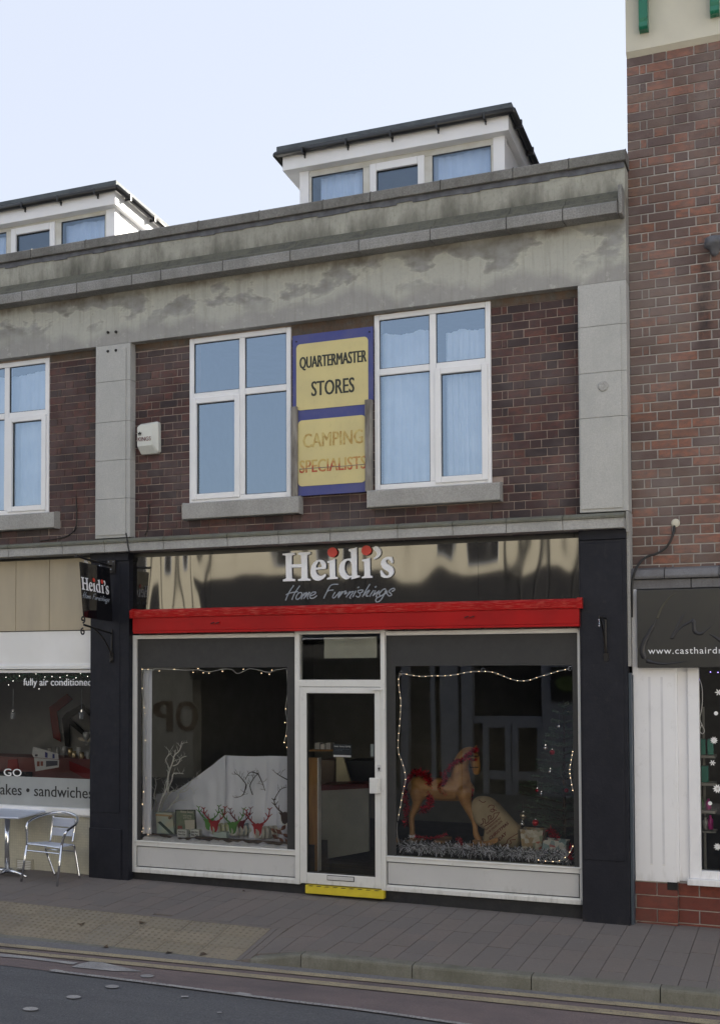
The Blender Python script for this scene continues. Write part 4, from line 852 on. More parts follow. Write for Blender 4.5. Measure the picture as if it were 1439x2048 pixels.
build('script_lettering', m1, M['script'], FS)
# ------------------------------------------------------------------ hanging sign
HX = -6.95
HS = thing('hanging_sign', 'square black hanging sign with white lettering beside the left dark pier', 'sign', (HX, -.38, 2.8))
m1 = MB(); m1.hexa([(HX-.012, -.565, 2.809), (HX+.0, -.565, 2.809), (HX+.0, -.04, 2.785), (HX-.012, -.04, 2.785), (HX-.012, -.64, 3.385), (HX+.0, -.64, 3.385), (HX+.0, -.105, 3.36), (HX-.012, -.105, 3.36)]); build('board', m1, M['signblack'], HS)
def hf(X, Z, d): u = (X+4.94)/1.215; return (HX + .004 + d*.3, -.612 + .497*u + .13*(3.1-(3.093+(Z-3.163)*.45)) , 3.10 + (Z-3.163)*.45 - .028*u)
for nm, outer, holes in GLYPHS: shape_mesh([outer] + holes, 0, .004, M['white'], HS, 'letter', fn=hf)
for d_ in DOTS:
    (cx_, cz_), (ax, _), (_, bz) = d_; rx, rz = ax-cx_, bz-cz_
    shape_mesh([[(cx_+rx*math.cos(t), cz_+rz*math.sin(t)) for t in [2*math.pi*i/20 for i in range(20)]]], 0, .006, M['reddot'], HS, 'dot', fn=hf)
m1 = MB()
for s_ in SCRIPT: m1.tube([hf(x, z, 0) for x, z in s_], .0028, 5)
build('script_lettering', m1, M['script'], HS)
BR = thing('sign_bracket', 'black iron arm and scrolled bracket on the left dark pier carrying the hanging sign', 'bracket', (HX, -.05, 2.3))
m1 = MB(); m1.tube([(HX-.01, -.05, 3.385), (HX-.01, -.70, 3.44)], .013, 8); build('arm', m1, M['iron'], BR)
m1 = MB(); m1.box(HX-.05, HX+.05, -.075, -.06, 3.31, 3.45); build('wall_plate', m1, M['iron'], BR)
for y, z in ((-.52, 3.42), (-.26, 3.395)):
    m1 = MB(); m1.tube([(HX-.01, y + .02*math.cos(t), z - .03 + .028*math.sin(t)) for t in [2*math.pi*i/12 for i in range(13)]], .004, 6, False); build('ring', m1, M['steel'], BR)
for dx, dz in ((-.03, 3.43), (.03, 3.43), (.0, 3.35), (-.04, 3.33)):
    m1 = MB(); m1.ball((HX+dx, -.078, dz), .008, 8, 6); build('bolt', m1, M['steel'], BR)
def scroll(c, r, s0, turns=1.3, k=26, d=1): return [(c[0], c[1] + d*r*(1-.75*i/k)*math.cos(s0 + 6.283*turns*i/k), c[2] + r*(1-.75*i/k)*math.sin(s0 + 6.283*turns*i/k)) for i in range(k+1)]
m1 = MB(); m1.tube([(HX, -.06, 2.655), (HX, -.57, 2.73)], .009, 8); m1.tube([(HX, -.06, 2.70), (HX, -.065, 2.40)], .010, 8)
m1.tube(smooth_path([(HX, -.57, 2.735), (HX, -.40, 2.70), (HX, -.22, 2.60), (HX, -.10, 2.47), (HX, -.07, 2.40)]), .009, 8); build('scroll_bracket', m1, M['iron'], BR)
for cz_, d in ((2.79, 1), (2.66, -1)):
    m1 = MB(); m1.tube(scroll((HX, -.585, cz_), .038, -1.57*d, 1.2), .008, 6); build('scroll', m1, M['iron'], BR)
m1 = MB(); m1.box(HX-.02, HX+.02, -.07, -.055, 2.34, 2.45); m1.ball((HX, -.075, 2.36), .018, 8, 6); build('wall_plate', m1, M['iron'], BR)
q = at(1205, 1240, -.1)
B2 = thing('wall_bracket', 'empty black iron bracket with an S hook on the right dark pier', 'bracket', (q.x, -.05, q.z-.4))
X_ = at(1211, 1300, -.06).x
def B2p(px, py, y): p = at(px, py, y); return (X_, y, p.z)
m1 = MB(); m1.tube([(X_, -.055, at(1211, 1237, -.06).z), (X_, -.42, at(1195, 1234, -.42).z)], .010, 8); m1.tube([(X_, -.06, at(1211, 1235, -.06).z), (X_, -.06, at(1210, 1310, -.06).z)], .009, 8)
m1.tube(smooth_path([(X_, -.41, at(1195, 1236, -.42).z), (X_, -.30, at(1199, 1245, -.3).z), (X_, -.17, at(1204, 1268, -.15).z), (X_, -.08, at(1209, 1306, -.08).z)]), .009, 8); build('scroll_bracket', m1, M['iron'], B2)
m1 = MB(); zc = at(1194, 1248, -.4).z; m1.tube(scroll((X_, -.41, zc+.03), .022, -1.57, .8), .0055, 6); m1.tube(scroll((X_, -.41, zc-.015), .022, 1.57, .8, d=-1), .0055, 6); build('s_hook', m1, M['steel'], B2)
m1 = MB(); m1.box(X_-.02, X_+.02, -.07, -.055, at(1209, 1322, -.06).z, at(1209, 1306, -.06).z); build('wall_plate', m1, M['iron'], B2)
# ------------------------------------------------------------------ board between the windows
QS = thing('painted_signboard', 'faded blue and yellow painted signboard fixed between the two upper windows', 'sign', (-4.4, .06, 4.04))
m1 = MB(); m1.box(-4.843, -3.962, .05, .072, 4.96, 5.698); m1.box(-4.783, -4.04, .05, .072, 4.036, 4.9595); build('board', m1, M['sblue'], QS)
def rrect(x0, x1, z0, z1, r=.045, corners=(1,1,1,1)):
    o = []
    for (cx_, cz_, a0), on in zip(((x0+r, z0+r, 180), (x1-r, z0+r, 270), (x1-r, z1-r, 0), (x0+r, z1-r, 90)), corners):
        if on: o += [(cx_ + r*math.cos(math.radians(a0 + 15*i)), cz_ + r*math.sin(math.radians(a0 + 15*i))) for i in range(7)]
        else: o.append((cx_ + (r if a0 in (270, 0) else -r), cz_ + (r if a0 in (0, 90) else -r)))
    return o
m1 = MB(); m1.prism(rrect(-4.800, -4.010, 4.918, 5.602), .045, .0495); build('yellow_panel', m1, M['syellow'], QS)
m1 = MB(); m1.prism(rrect(-4.782, -4.041, 4.133, 4.812), .045, .0495); build('yellow_panel', m1, M['syellow'], QS)
def tb(l, t, r, bt, y=.05): a, b_ = at(l, t, y), at(r, bt, y); return a.x, b_.x, b_.z, a.z
T_ = lambda s, l, tl_, bl_, r, m, wgt, name='lettering': text(s, at(l, tl_, .043).x, at(r, bl_, .043).x, at(l, bl_, .043).z, at(l, tl_, .043).z, .0435, m, QS, wgt)
T_('QUARTERMASTER', 598.5, 714.5, 742, 733, M['sblack'], .05)
T_('STORES', 622, 763, 792.5, 708.5, M['sblack'], .03)
T_('CAMPING', 605.5, 868, 896, 725.5, M['stan'], .022)
T_('SPECIALISTS', 598.5, 921, 946.5, 732, M['sred'], .022)
m1 = MB(); m1.tube([at(598, 938.5, .043), at(640, 935, .043), at(690, 932, .043), at(732, 928, .043)], .0035, 5); build('crack', m1, M['oldwood'], QS)
for x0, x1, zt2 in ((-4.850, -4.783, 4.958), (-4.039, -3.969, 4.958)):
    m1 = MB(); m1.box(x0, x1, .02, .075, 4.034, zt2); build('batten', m1, M['oldwood'], QS, bevel=.004)
for px, py in ((592, 683), (738, 663)):
    q = at(px, py, .045); m1 = MB(); m1.ball((q.x, .049, q.z), .009, 8, 5); build('screw', m1, M['iron'], QS)
# alarm box
AL = thing('alarm_box', 'white burglar alarm box with crown emblem on the brown brick by the left pilaster', 'alarm', (-6.56, .1, 4.6))
a, b_ = at(273, 852, 0), at(305, 852, 0); x0, x1, x2 = -6.688, -6.49, -6.435; zt2, zb2 = 4.935, 4.60
o_ = [(x0+.028, zt2), (x2-.02, zt2+.012), (x2-.005, zt2-.0), (x2, zb2+.02), (x2-.03, zb2+.0), (x0+.035, zb2-.0), (x0, zb2+.07), (x0, zt2-.035)]
i_ = [(x0+.035, zt2-.028), (x1-.01, zt2-.02), (x1, zt2-.03), (x1, zb2+.1), (x1-.008, zb2+.085), (x0+.02, zb2+.08), (x0+.012, zb2+.09), (x0+.012, zt2-.045)]
m1 = MB(); n = 8; m1.add([(x, .098, z) for x, z in o_] + [(x, .05, z) for x, z in o_] + [(x, .0, z) for x, z in i_], [(i, (i+1) % n, (i+1) % n+n, i+n) for i in range(n)] + [(i+n, (i+1) % n+n, (i+1) % n+2*n, i+2*n) for i in range(n)] + [tuple(range(2*n, 3*n))])
build('case', m1, mat('cream_alarm_plastic', (.62,.63,.58), None, .4), AL, bevel=.004)
text('KINGS', x0+.022, x1-.012, zt2-.20, zt2-.155, -.003, mat('plum_print', (.14,.03,.035), None, .5), AL, .01)
m1 = MB(); m1.prism([(x0+.025, zt2-.125), (x0+.065, zt2-.125), (x0+.068, zt2-.10), (x0+.055, zt2-.108), (x0+.045, zt2-.093), (x0+.035, zt2-.108), (x0+.022, zt2-.10)], -.004, -.001); m1.box(x0+.026, x0+.064, -.004, -.001, zt2-.135, zt2-.129); build('crown_emblem', m1, M['black'], AL)
# loose wires on the brick
def wire(lab, pts, y=.09, r=.006, nm='wire'): tag(build(nm, MB().tube(smooth_path([at(px, py, y) for px, py in pts]), r, 6), M['cable'], smooth=True), lab, 'wire')
wire('black wire hanging on the brown brick right of the left pilaster', [(296, 1009), (298, 1014), (296, 1040), (295, 1058), (289, 1070)])
wire('black wires dropping beside the left edge window and running along the ledge', [(152, 993), (153, 1030), (151, 1056), (138, 1070), (118, 1077), (80, 1082)])
wire('black wire crossing the ledge at the foot of the left pilaster', [(252, 1066), (254, 1080), (257, 1098), (259, 1103)], -.18, .008)

# ------------------------------------------------------------------ cafe shopfront on the left
CF = thing('cafe_shopfront', 'cafe shopfront with cream fascia, white board, lettered window and pale mosaic wall', 'shopfront', (-8.5, .05, 0))
cx1 = -7.238; cs = [XL, -10.2, -9.3] + [at(33, 1200, .05).x, at(100, 1200, .05).x, cx1]
for a, b_ in zip(cs, cs[1:]):
    m1 = MB(); m1.box(a+.0015, b_-.0015, .04, .07, 2.705, 3.50); build('fascia_panel', m1, M['cream'], CF)
    m1 = MB(); m1.box(b_-.02, b_-.002, .034, .04, 2.705, 3.50); build('cover_strip', m1, M['cream'], CF)
m1 = MB(); m1.box(XL, cx1, .07, .12, 2.66, 3.53); build('fascia_backing', m1, M['gutter'], CF)
m1 = MB(); m1.profx([(.055, 2.695), (.055, 2.33), (.03, 2.31), (.03, 2.275), (.10, 2.26), (.10, 2.695)][::-1], XL, cx1); m1.box(XL, cx1, .045, .055, 2.30, 2.325); build('white_board', m1, M['cafewhite'], CF)
m1 = MB(); m1.box(XL, cx1, .06, .12, 2.23, 2.262); m1.box(XL, cx1, .0, .12, .668, .735); m1.box(XL, cx1, .03, .12, .645, .668); build('window_sill', m1, M['cafewhite'], CF, bevel=.004)
build('window_pane', pane_quad(XL, cx1, .735, 2.232, .08), M['glass_shop'], CF)
m1 = MB(); m1.quad((XL, .0785, .735), (cx1, .0785, .735), (cx1, .0785, 1.058), (XL, .0785, 1.058)); build('frosted_band', m1, mat('frosted_film', (.31,.325,.32), (.28,.295,.29), .55), CF)
m1 = MB(); m1.box(XL, cx1-.045, .06, .2, -.3, .645); build('mosaic_wall', m1, M['mosaic'], CF)
m1 = MB(); m1.box(cx1-.045, cx1, .055, .2, -.3, .645); build('edge_trim', m1, M['alupanel'], CF)
text('fully air conditioned', at(47, 1370, .08).x, at(183.5, 1370, .08).x, at(100, 1376, .08).z, at(100, 1357, .08).z, .0775, M['white'], CF, .012)
text('TO GO', at(-34, 1550, .08).x, at(43.5, 1550, .08).x, at(30, 1553, .08).z, at(30, 1538, .08).z, .0775, M['cafewhite'], CF, .005)
text('milkshakes • sandwiches', at(-62, 1590, .08).x, at(186, 1590, .08).x, at(100, 1594, .08).z, at(100, 1572, .08).z, .0775, M['black'], CF, .006)
vg = tag(build('vent_grille', MB().box(at(32, 1730, .05).x, at(66, 1730, .05).x, .046, .06, at(45, 1746, .05).z, at(45, 1718, .05).z), mat('cream_plastic', (.40,.38,.30), None, .5)), 'square louvred vent low in the mosaic wall behind the aluminium chair', 'vent')
for i in range(7):
    z = at(45, 1722 + i*3.4, .05).z; m1 = MB(); m1.box(at(36, 1730, .05).x, at(62, 1730, .05).x, .036, .046, z-.006, z+.003); build('slat', m1, M['cafewhite'], vg)
def pl(name, m, pts, y, th=.01, parent=None):   # flat cut-out facing the street at depth y, drawn from measured corner points
    P_ = [at(px, py, y) for px, py in pts]; return build(name, MB().prism([(p.x, p.z) for p in P_], y, y+th), m, parent)
M['maroon'] = mat('maroon_wall_paint', (.26,.015,.015), None, .6)
IN = thing('cafe_interior', 'dim grey cafe interior with angular red and black wall pattern and red counter', 'interior', (-9, 2, 0))
m1 = MB(); m1.box(XL, -6.9, 3.2, 3.3, 0, 2.8); m1.box(-6.9, -6.85, .12, 3.2, -.2, 3.4); m1.box(XL, -6.85, .12, 3.3, 2.66, 2.75); build('wall', m1, mat('grey_cafe_wall', (.34,.345,.37), (.30,.305,.33), .8), IN)
m1 = MB(); m1.box(XL, -6.9, .12, 3.3, -.2, .0); build('floor', m1, M['roomdark'], IN)
pl('wall_pattern', M['maroon'], [(133, 1388), (144, 1399), (113, 1424), (121, 1484), (106, 1476), (98, 1415)], 3.15, .02, IN)
pl('wall_pattern', M['black'], [(164, 1408), (188, 1430), (188, 1442), (165, 1418), (139, 1437), (167, 1462), (167, 1472), (138, 1448), (139, 1495), (130, 1492), (124, 1437), (132, 1426)], 3.14, .02, IN)
m1 = MB(); m1.box(-11.3, -7.25, .5, .9, .0, at(50, 1515, .5).z); build('counter', m1, mat('dark_red_counter', (.20,.07,.065), (.17,.06,.055), .5), IN)
pl('counter_pattern', M['maroon'], [(138, 1522), (182, 1540), (184, 1558), (167, 1556), (139, 1540)], .49, .01, IN)
pl('counter_pattern', M['maroon'], [(16, 1520), (34, 1518), (38, 1540), (14, 1542)], .49, .01, IN)
m1 = MB(); m1.box(-11.3, -8.4, .35, .48, at(50, 1555, .4).z, at(50, 1545, .4).z); build('seat_back', m1, M['oppdark'], IN)
for px, lab in ((26, 'small glass pendant lamp hanging left in the cafe window'), (163, 'small glass pendant lamp hanging right in the cafe window')):
    q = at(px, 1430, .35); lp = thing('pendant_lamp', lab, 'lamp', (q.x, .35, q.z), 'pendant lamps in the cafe window')
    build('cord', MB().tube([(q.x, .35, at(px, 1378, .35).z), (q.x, .35, at(px, 1418, .35).z)], .003, 5), M['script'], lp)
    build('cap', MB().lathe((q.x, .35, at(px, 1424, .35).z), [(.018, 0), (.018, .025), (.006, .035)], 10), M['steel'], lp)
    build('glass_shade', MB().lathe((q.x, .35, at(px, 1438, .35).z), [(.028, 0), (.030, .07), (.012, .078)], 12), mat('lamp_glass', (.42,.44,.47), None, .15), lp)
nw = thing('newspaper', 'folded newspaper propped against the cafe window above the frosted band', 'newspaper', at(90, 1540, .15))
M['paper'] = mat('newsprint', (.52,.52,.51), (.46,.46,.46), .8, scale=30)
pl('upper_page', M['paper'], [(66, 1494), (116, 1508), (117, 1519), (68, 1515), (64, 1510)], .13, .004, nw); pl('lower_page', M['paper'], [(68, 1516), (118, 1520), (117, 1535), (71, 1543)], .12, .004, nw)
for k_, pts in enumerate(([(92, 1522), (115, 1522), (115, 1531), (92, 1534)], [(74, 1523), (79, 1523), (79, 1533), (74, 1533)], [(81, 1523), (86, 1523), (86, 1532), (81, 1532)], [(90, 1504), (95, 1506), (95, 1516), (90, 1515)], [(105, 1508), (109, 1509), (109, 1517), (105, 1517)], [(70, 1509), (75, 1509), (75, 1513), (70, 1513)])):
    pl('print_block', [mat('print_grey', (.10,.10,.12), None, .8), mat('print_red', (.25,.08,.06), None, .8), mat('print_blue', (.06,.06,.2), None, .8)][(0, 1, 1, 2, 2, 0)[k_]], pts, .117 if k_ < 3 else .127, .002, nw)
M['goldglass'] = mat('gilt_glassware', (.55,.42,.22), (.45,.42,.38), .2, .6); M['clearish'] = mat('pale_glassware', (.42,.42,.40), (.30,.29,.27), .15)
for i, (px, py, r, m) in enumerate(((99, 1511, .028, 'clearish'), (115, 1509, .025, 'clearish'), (128, 1508, .03, 'clearish'), (140, 1512, .032, 'goldglass'), (148, 1518, .03, 'goldglass'), (158, 1510, .035, 'clearish'), (163, 1520, .03, 'goldglass'), (176, 1519, .03, 'clearish'), (172, 1480, .04, 'clearish'), (184, 1490, .03, 'clearish'))):
    q = at(px, py, .7 - .02*i); gl = MB().lathe((q.x, q.y, q.z-.06), [(r*.7, 0), (r*.15, .012), (r*.15, .05), (r, .085), (r*.9, .15)], 12)
    tag(build('glass_goblet', gl, M[m], smooth=True), ['pale goblet farthest left in the row behind the newspaper', 'pale goblet just left of the upper newspaper corner', 'small pale goblet at the right corner of the newspaper', 'gilt goblet right of the newspaper', 'gilt goblet standing lower, under the angular wall pattern', 'taller pale goblet below the golden tray', 'gilt goblet lowest of the row, below the golden tray', 'pale goblet at the right end of the row by the dark pier', 'large pale goblet on the golden tray', 'pale goblet right of the golden tray, beside the dark pier'][i], 'glass', 'goblets on the cafe counter')
pl('golden_tray', M['goldglass'], [(154, 1475), (170, 1474), (180, 1478), (178, 1484), (160, 1482)], .62, .03, IN)
cl_pts = [(0,1365),(12,1355),(26,1362),(39,1352),(72,1348),(90,1354),(104,1353),(120,1355),(134,1351),(152,1356),(161,1347),(175,1353),(186,1350)]
ft = MB()
for i in range(1500):
    u = rnd(0, 1); px = 188*u; q = at(px, 1352 + rnd(-8, 10), .16 + rnd(0, .05)); a = rnd(0, 6.28); l = rnd(.02, .04); d = Vector((math.cos(a), rnd(-.5, .5), math.sin(a)))*l
    ft.add([q, q + d, q + d + Vector((.004, 0, .005)), q + Vector((.004, 0, .005))], [(0, 1, 2, 3)])
tag(build('green_garland', ft, mat('dark_green_tinsel', (.01,.045,.025), (.015,.06,.03), .5), stuff=True), 'dark green garland along the top of the cafe window', 'garland')
M['bulb'] = emit('warm_fairy_bulb', (1.0, .72, .42), 2.0); M['bulbw'] = emit('white_fairy_bulb', (1.0, .95, .85), 1.6); M['bulbp'] = emit('violet_fairy_bulb', (.35, .25, 1.0), 3.0)
def fairy(label, path, bulbs, y, wm, bm, r=.0035, br=.003, group=None):
    P_ = smooth_path([at(px, py, y) for px, py in path], 5); t = thing('fairy_lights', label, 'fairy lights', P_[0], group)
    build('flex', MB().tube(P_, r, 5), wm, t, smooth=True)
    for px, py in bulbs: q = at(px, py, y-.008); build('bulb', MB().ball(q, br, 8, 6), bm, t)
    return t
fairy('green wired fairy lights along the top of the cafe window', cl_pts, cl_pts[1:] + [(78, 1378), (17, 1370), (62, 1362), (129, 1367)], .13, M['greenpaint'], M['bulbw'])
m1 = MB(); m1.tube([at(186, 1382, .075) + Vector((.022*math.cos(t), 0, .03*math.sin(t))) for t in [6.283*i/14 for i in range(15)]], .004, 5, False); tag(build('round_sticker', m1, M['cafewhite']), 'small white ring sticker at the right edge of the cafe window', 'sticker')
pl_ = pl('window_sticker', mat('pale_cyan_sticker', (.25,.42,.5), None, .5), [(182, 1388), (188, 1388), (188, 1398), (182, 1398)], .074, .003); tag(pl_, 'tiny pale blue sticker below the ring sticker on the cafe window', 'sticker')
# ------------------------------------------------------------------ cafe chair and table
gz = lambda p: Vector((p.x, p.y, G(p.x, p.y)))
CH = thing('cafe_chair', 'bent aluminium tube armchair standing by the mosaic wall', 'chair', (-7.42, -.45, G(-7.42, -.45)))
r = .0125
def foot(px, py):       # where a leg meets the pavement
    d = RM @ Vector((px - CX, CY - py, -FPX)); t = 10.0
    for _ in range(12): p = CAMP + d*t; t -= (p.z - G(p.x, p.y)) / d.z
    return CAMP + d*t
fl, frr, rl, rr_ = foot(42.5, 1764), foot(114, 1773.5), foot(110, 1751), foot(159, 1757)
yf = fl.y
LA = smooth_path([at(54, 1690, yf), at(54, 1668, yf), at(53.5, 1652, yf), at(60, 1642, yf+.06), at(78, 1633, yf+.2), at(105, 1626, yf+.36), at(130, 1625, yf+.45), at(150, 1631, yf+.42), at(155.5, 1640, yf+.33), at(150, 1650, yf+.2), at(138, 1659, yf+.07), at(131, 1666, yf), at(126, 1680, yf), at(123.5, 1690, yf)], 6)
build('arm_hoop', MB().tube(LA, r*1.1, 10), M['steel'], CH, smooth=True)
for a, b_ in ((at(54, 1690, yf), fl), (at(123.5, 1690, yf), frr)): build('front_leg', MB().tube([a, b_], r*1.05, 10), M['steel'], CH, smooth=True)
yb = yf + .42
for pts in ([at(107, 1632, yb), at(104, 1655, yb-.02), at(101, 1680, yb-.06), at(97, 1686, yb-.12), at(92, 1690, yb-.2)], [at(152, 1640, yb), at(148, 1665, yb-.02), at(145, 1684, yb-.06)]):
    build('back_post', MB().tube(smooth_path(pts), r*.9, 8), M['steel'], CH, smooth=True)
build('rear_leg', MB().tube(smooth_path([at(91, 1695, yb-.1), at(95, 1710, yb-.02), rl]), r, 8), M['steel'], CH, smooth=True)
build('rear_leg', MB().tube(smooth_path([at(124, 1692, yb-.1), at(146, 1691, yb-.08), at(150, 1702, yb-.05), rr_]), r, 8), M['steel'], CH, smooth=True)
for pts in ([(106, 1634.5), (150, 1638), (147, 1655.5), (105, 1652)], [(104, 1655), (147, 1658.5), (143, 1673.5), (103, 1671)]):
    pp = [at(px, py, yb-.035) for px, py in pts]; m1 = MB(); m1.hexa([pp[3], pp[2], pp[2]+Vector((0,.012,0)), pp[3]+Vector((0,.012,0)), pp[0], pp[1], pp[1]+Vector((0,.012,0)), pp[0]+Vector((0,.012,0))]); build('back_slat', m1, M['steelsheet'], CH, bevel=.004)
sp = [at(55, 1685, yf+.0), at(122, 1694, yf), at(148, 1689, yb-.08), at(92, 1683, yb-.08)]
for i in range(4):
    u0, u1 = i/4 + .015, (i+1)/4 - .015; q4 = [sp[0].lerp(sp[3], u0), sp[1].lerp(sp[2], u0), sp[1].lerp(sp[2], u1), sp[0].lerp(sp[3], u1)]
    m1 = MB(); m1.hexa([p - Vector((0,0,.012)) for p in q4] + q4); build('seat_slat', m1, M['steelsheet'], CH, bevel=.003)
build('stretcher', MB().tube([at(53, 1701, yf), at(119, 1708, yf)], .008, 8), M['steel'], CH)
build('stretcher', MB().tube([at(94, 1699, yb-.05), at(148, 1703, yb-.05)], .008, 8), M['steel'], CH)
build('seat_rail', MB().tube([at(54, 1688, yf), at(90, 1692, yf), at(123, 1697, yf)], .009, 8), M['steel'], CH)
pc = foot(15, 1752); TBL = thing('cafe_table', 'square aluminium cafe table with pedestal foot at the left edge', 'table', pc)
tc = at(15, 1626, pc.y); zt2 = tc.z; cxx = tc.x; th = math.radians(8)
m1 = MB(); s_ = .33; co = [(-s_, -s_), (s_, -s_), (s_, s_), (-s_, s_)]; co = [(cxx - .02 + a*math.cos(th) - b_*math.sin(th), pc.y + .02 + a*math.sin(th) + b_*math.cos(th)) for a, b_ in co]
m1.hexa([(a, b_, zt2-.022) for a, b_ in co] + [(a, b_, zt2) for a, b_ in co]); build('table_top', m1, M['steelsheet'], TBL, bevel=.008)
build('pole', MB().tube([(cxx, pc.y, pc.z+.04), (cxx, pc.y, zt2-.022)], .028, 14), M['steel'], TBL, smooth=True)
for a in (.2, 1.77, 3.34, 4.91):
    e = Vector((cxx + .27*math.cos(a-.25), pc.y + .27*math.sin(a-.25), 0)); e.z = G(e.x, e.y) + .012
    build('foot', MB().tube([(cxx, pc.y, pc.z+.06), ((cxx+e.x)/2, (pc.y+e.y)/2, pc.z+.045), e], [.03, .022, .014], 8), M['steel'], TBL, smooth=True)

# ------------------------------------------------------------------ hair salon front on the right
SL = thing('salon_shopfront', 'white painted salon front with grooved pilaster and painted red brick base', 'shopfront', (-1, .1, 0))
s0, s1 = -1.447, at(1350, 1500, .1).x
m1 = MB(); m1.box(s0, s1, .09, .206, .335, 2.975); build('pilaster', m1, M['whitepaint'], SL, bevel=.003)
for px in (1299.5, 1324): x = at(px, 1500, .09).x; m1 = MB(); m1.box(x-.010, x+.010, .0885, .0899, at(1300, 1728, .09).z, at(1300, 1354, .09).z); m1.mi=0; build('groove', m1, mat('groove_shade', (.68,.68,.71), None, .5), SL); m1 = MB(); m1.box(x-.012, x+.012, .084, .09, at(1300, 1730, .09).z, at(1300, 1727.5, .09).z); build('groove_stop', m1, M['cafewhite'], SL)
m1 = MB(); m1.box(s1, s1+.02, .10, .206, .345, 2.975); m1.box(s1+.02, at(1376, 1500, .16).x, .155, .206, .345, 2.975); build('reveal_board', m1, M['whitepaint'], SL, bevel=.002)
jx0 = at(1376, 1500, .13).x; gx_ = at(1399, 1500, .15).x
m1 = MB(); m1.box(jx0, gx_, .12, .206, .38, 2.4); m1.box(gx_, 2, .12, .206, .38, at(1400, 1742, .12).z); m1.box(gx_, 2, .12, .206, 2.29, 2.5); build('window_frame', m1, M['whitepaint'], SL, bevel=.003)
m1 = MB(); m1.box(jx0-.02, 2, .07, .206, .325, .38); build('window_sill', m1, M['whitepaint'], SL, bevel=.004)
build('window_pane', pane_quad(gx_, 2, at(1400, 1742, .12).z, 2.29, .16), M['glass_shop'], SL)
m1 = MB(); m1.box(RX, s1+.0, .112, .206, -.4, .333); m1.box(s1, 2, .16, .206, -.4, .343); build('base_bed', m1, M['rmortar'], SL)
lay(SL, RX+.004, s1+.002, .333-.12*4, .326, yf=.10, L=.37, H=.12, mkey='basebrick', start='R', joint=.011, bond='run')
lay(SL, s1+.006, 1.2, .333-.12*4, .34, yf=.152, L=.37, H=.12, mkey='basebrick', start='L', joint=.011, bond='run')
q = at(1344, 1773, .09); m1 = MB(); m1.box(q.x-.045, q.x+.045, .09, .1, q.z-.035, q.z+.035); build('air_brick', m1, M['gutter'], SL)
m1 = MB(); m1.box(s0-.005, s0+.035, .085, .2, 2.2, 2.985); build('side_trim', m1, M['whitepaint'], SL, bevel=.003)
m1 = MB(); m1.box(-1.44, 3, .206, .3, -.5, .34); m1.box(-1.44, gx_, .206, .28, -.4, 3.0); m1.box(-1.44, -.1, 3.5, 3.6, -.5, 3.2); m1.box(RX, 4, .2, 3.6, 3.0, 3.19); m1.box(RX, RX+.05, .28, 3.6, -.5, 3.2); m1.box(RX, 0, .25, 3.6, -.5, -.1); build('inner_wall', m1, M['roomdark'], SL)
SS = thing('salon_sign', 'charcoal panel sign with white web address over the salon pilaster', 'sign', (-1, 0, 2.2))
m1 = MB(); m1.box(at(1273, 1260, .0).x, 1.8, .0, .085, 2.266, 2.972); build('panel', m1, M['salonsign'], SS, bevel=.006)
text('www.casthairdressing.co.uk', at(1295.5, 1310, 0).x, at(1295.5, 1310, 0).x + (at(1425, 1310, 0).x - at(1295.5, 1310, 0).x)*2.02, at(1350, 1312, 0).z, at(1350, 1295, 0).z, -.0015, M['white'], SS, .0, spacing=1.12)
def stroke(pts, rs, m, y=-.001):
    P_ = smooth_path([at(px, py, y) for px, py in pts], 6); n = len(P_); rs2 = [rs[0] + (rs[-1]-rs[0])*i/(n-1) if len(rs) == 2 else rs[min(int(i/(n-1)*(len(rs)-1)+.5), len(rs)-1)] for i in range(n)]
    mb = MB().tube(P_, rs2, 6); mb.v = [(x, y + (yy-y)*.05, z) for x, yy, z in mb.v]; return build('swirl_mark', mb, m, SS, smooth=True)
stroke([(1292, 1322), (1284, 1305), (1288, 1285), (1300, 1262), (1313, 1238)], [.004, .03, .028, .02, .006], M['salonmark'])
stroke([(1313, 1238), (1322, 1215), (1338, 1195), (1352, 1185)], [.012, .012, .008, .003], M['salongold'])
stroke([(1371, 1222), (1358, 1245), (1342, 1278), (1360, 1256), (1378, 1245), (1386, 1243), (1388, 1262), (1400, 1268), (1415, 1258), (1430, 1243)], [.004, .012, .012, .01, .012, .02, .02, .014, .006, .002], M['salonmark'])
stroke([(1418, 1268), (1432, 1276), (1445, 1286)], [.005, .02], M['salonmark'])
stroke([(1292, 1322), (1320, 1328), (1350, 1326), (1375, 1322)], [.02, .012, .006, .002], M['salonmark'])
def flake(px, py, r, kind):
    q = at(px, py, .152); mb = MB()
    if kind == 'disc': mb.prism([(q.x + r*math.cos(t), q.z + r*math.sin(t)) for t in [6.283*i/12 for i in range(12)]], .152, .155)
    else:
        for k in range(kind):
            a = 6.283*k/kind; d = Vector((math.cos(a), 0, math.sin(a))); p = Vector((-math.sin(a), 0, math.cos(a)))
            c0 = Vector((q.x, 0, q.z)); t0 = c0 + d*r
            pts = [c0 - p*r*.04, c0 + d*r*.55 - p*r*.17, t0, c0 + d*r*.55 + p*r*.17, c0 + p*r*.04]
            mb.prism([(v.x, v.z) for v in pts], .152, .155)
    return build('snowflake', mb, M['cafewhite'])
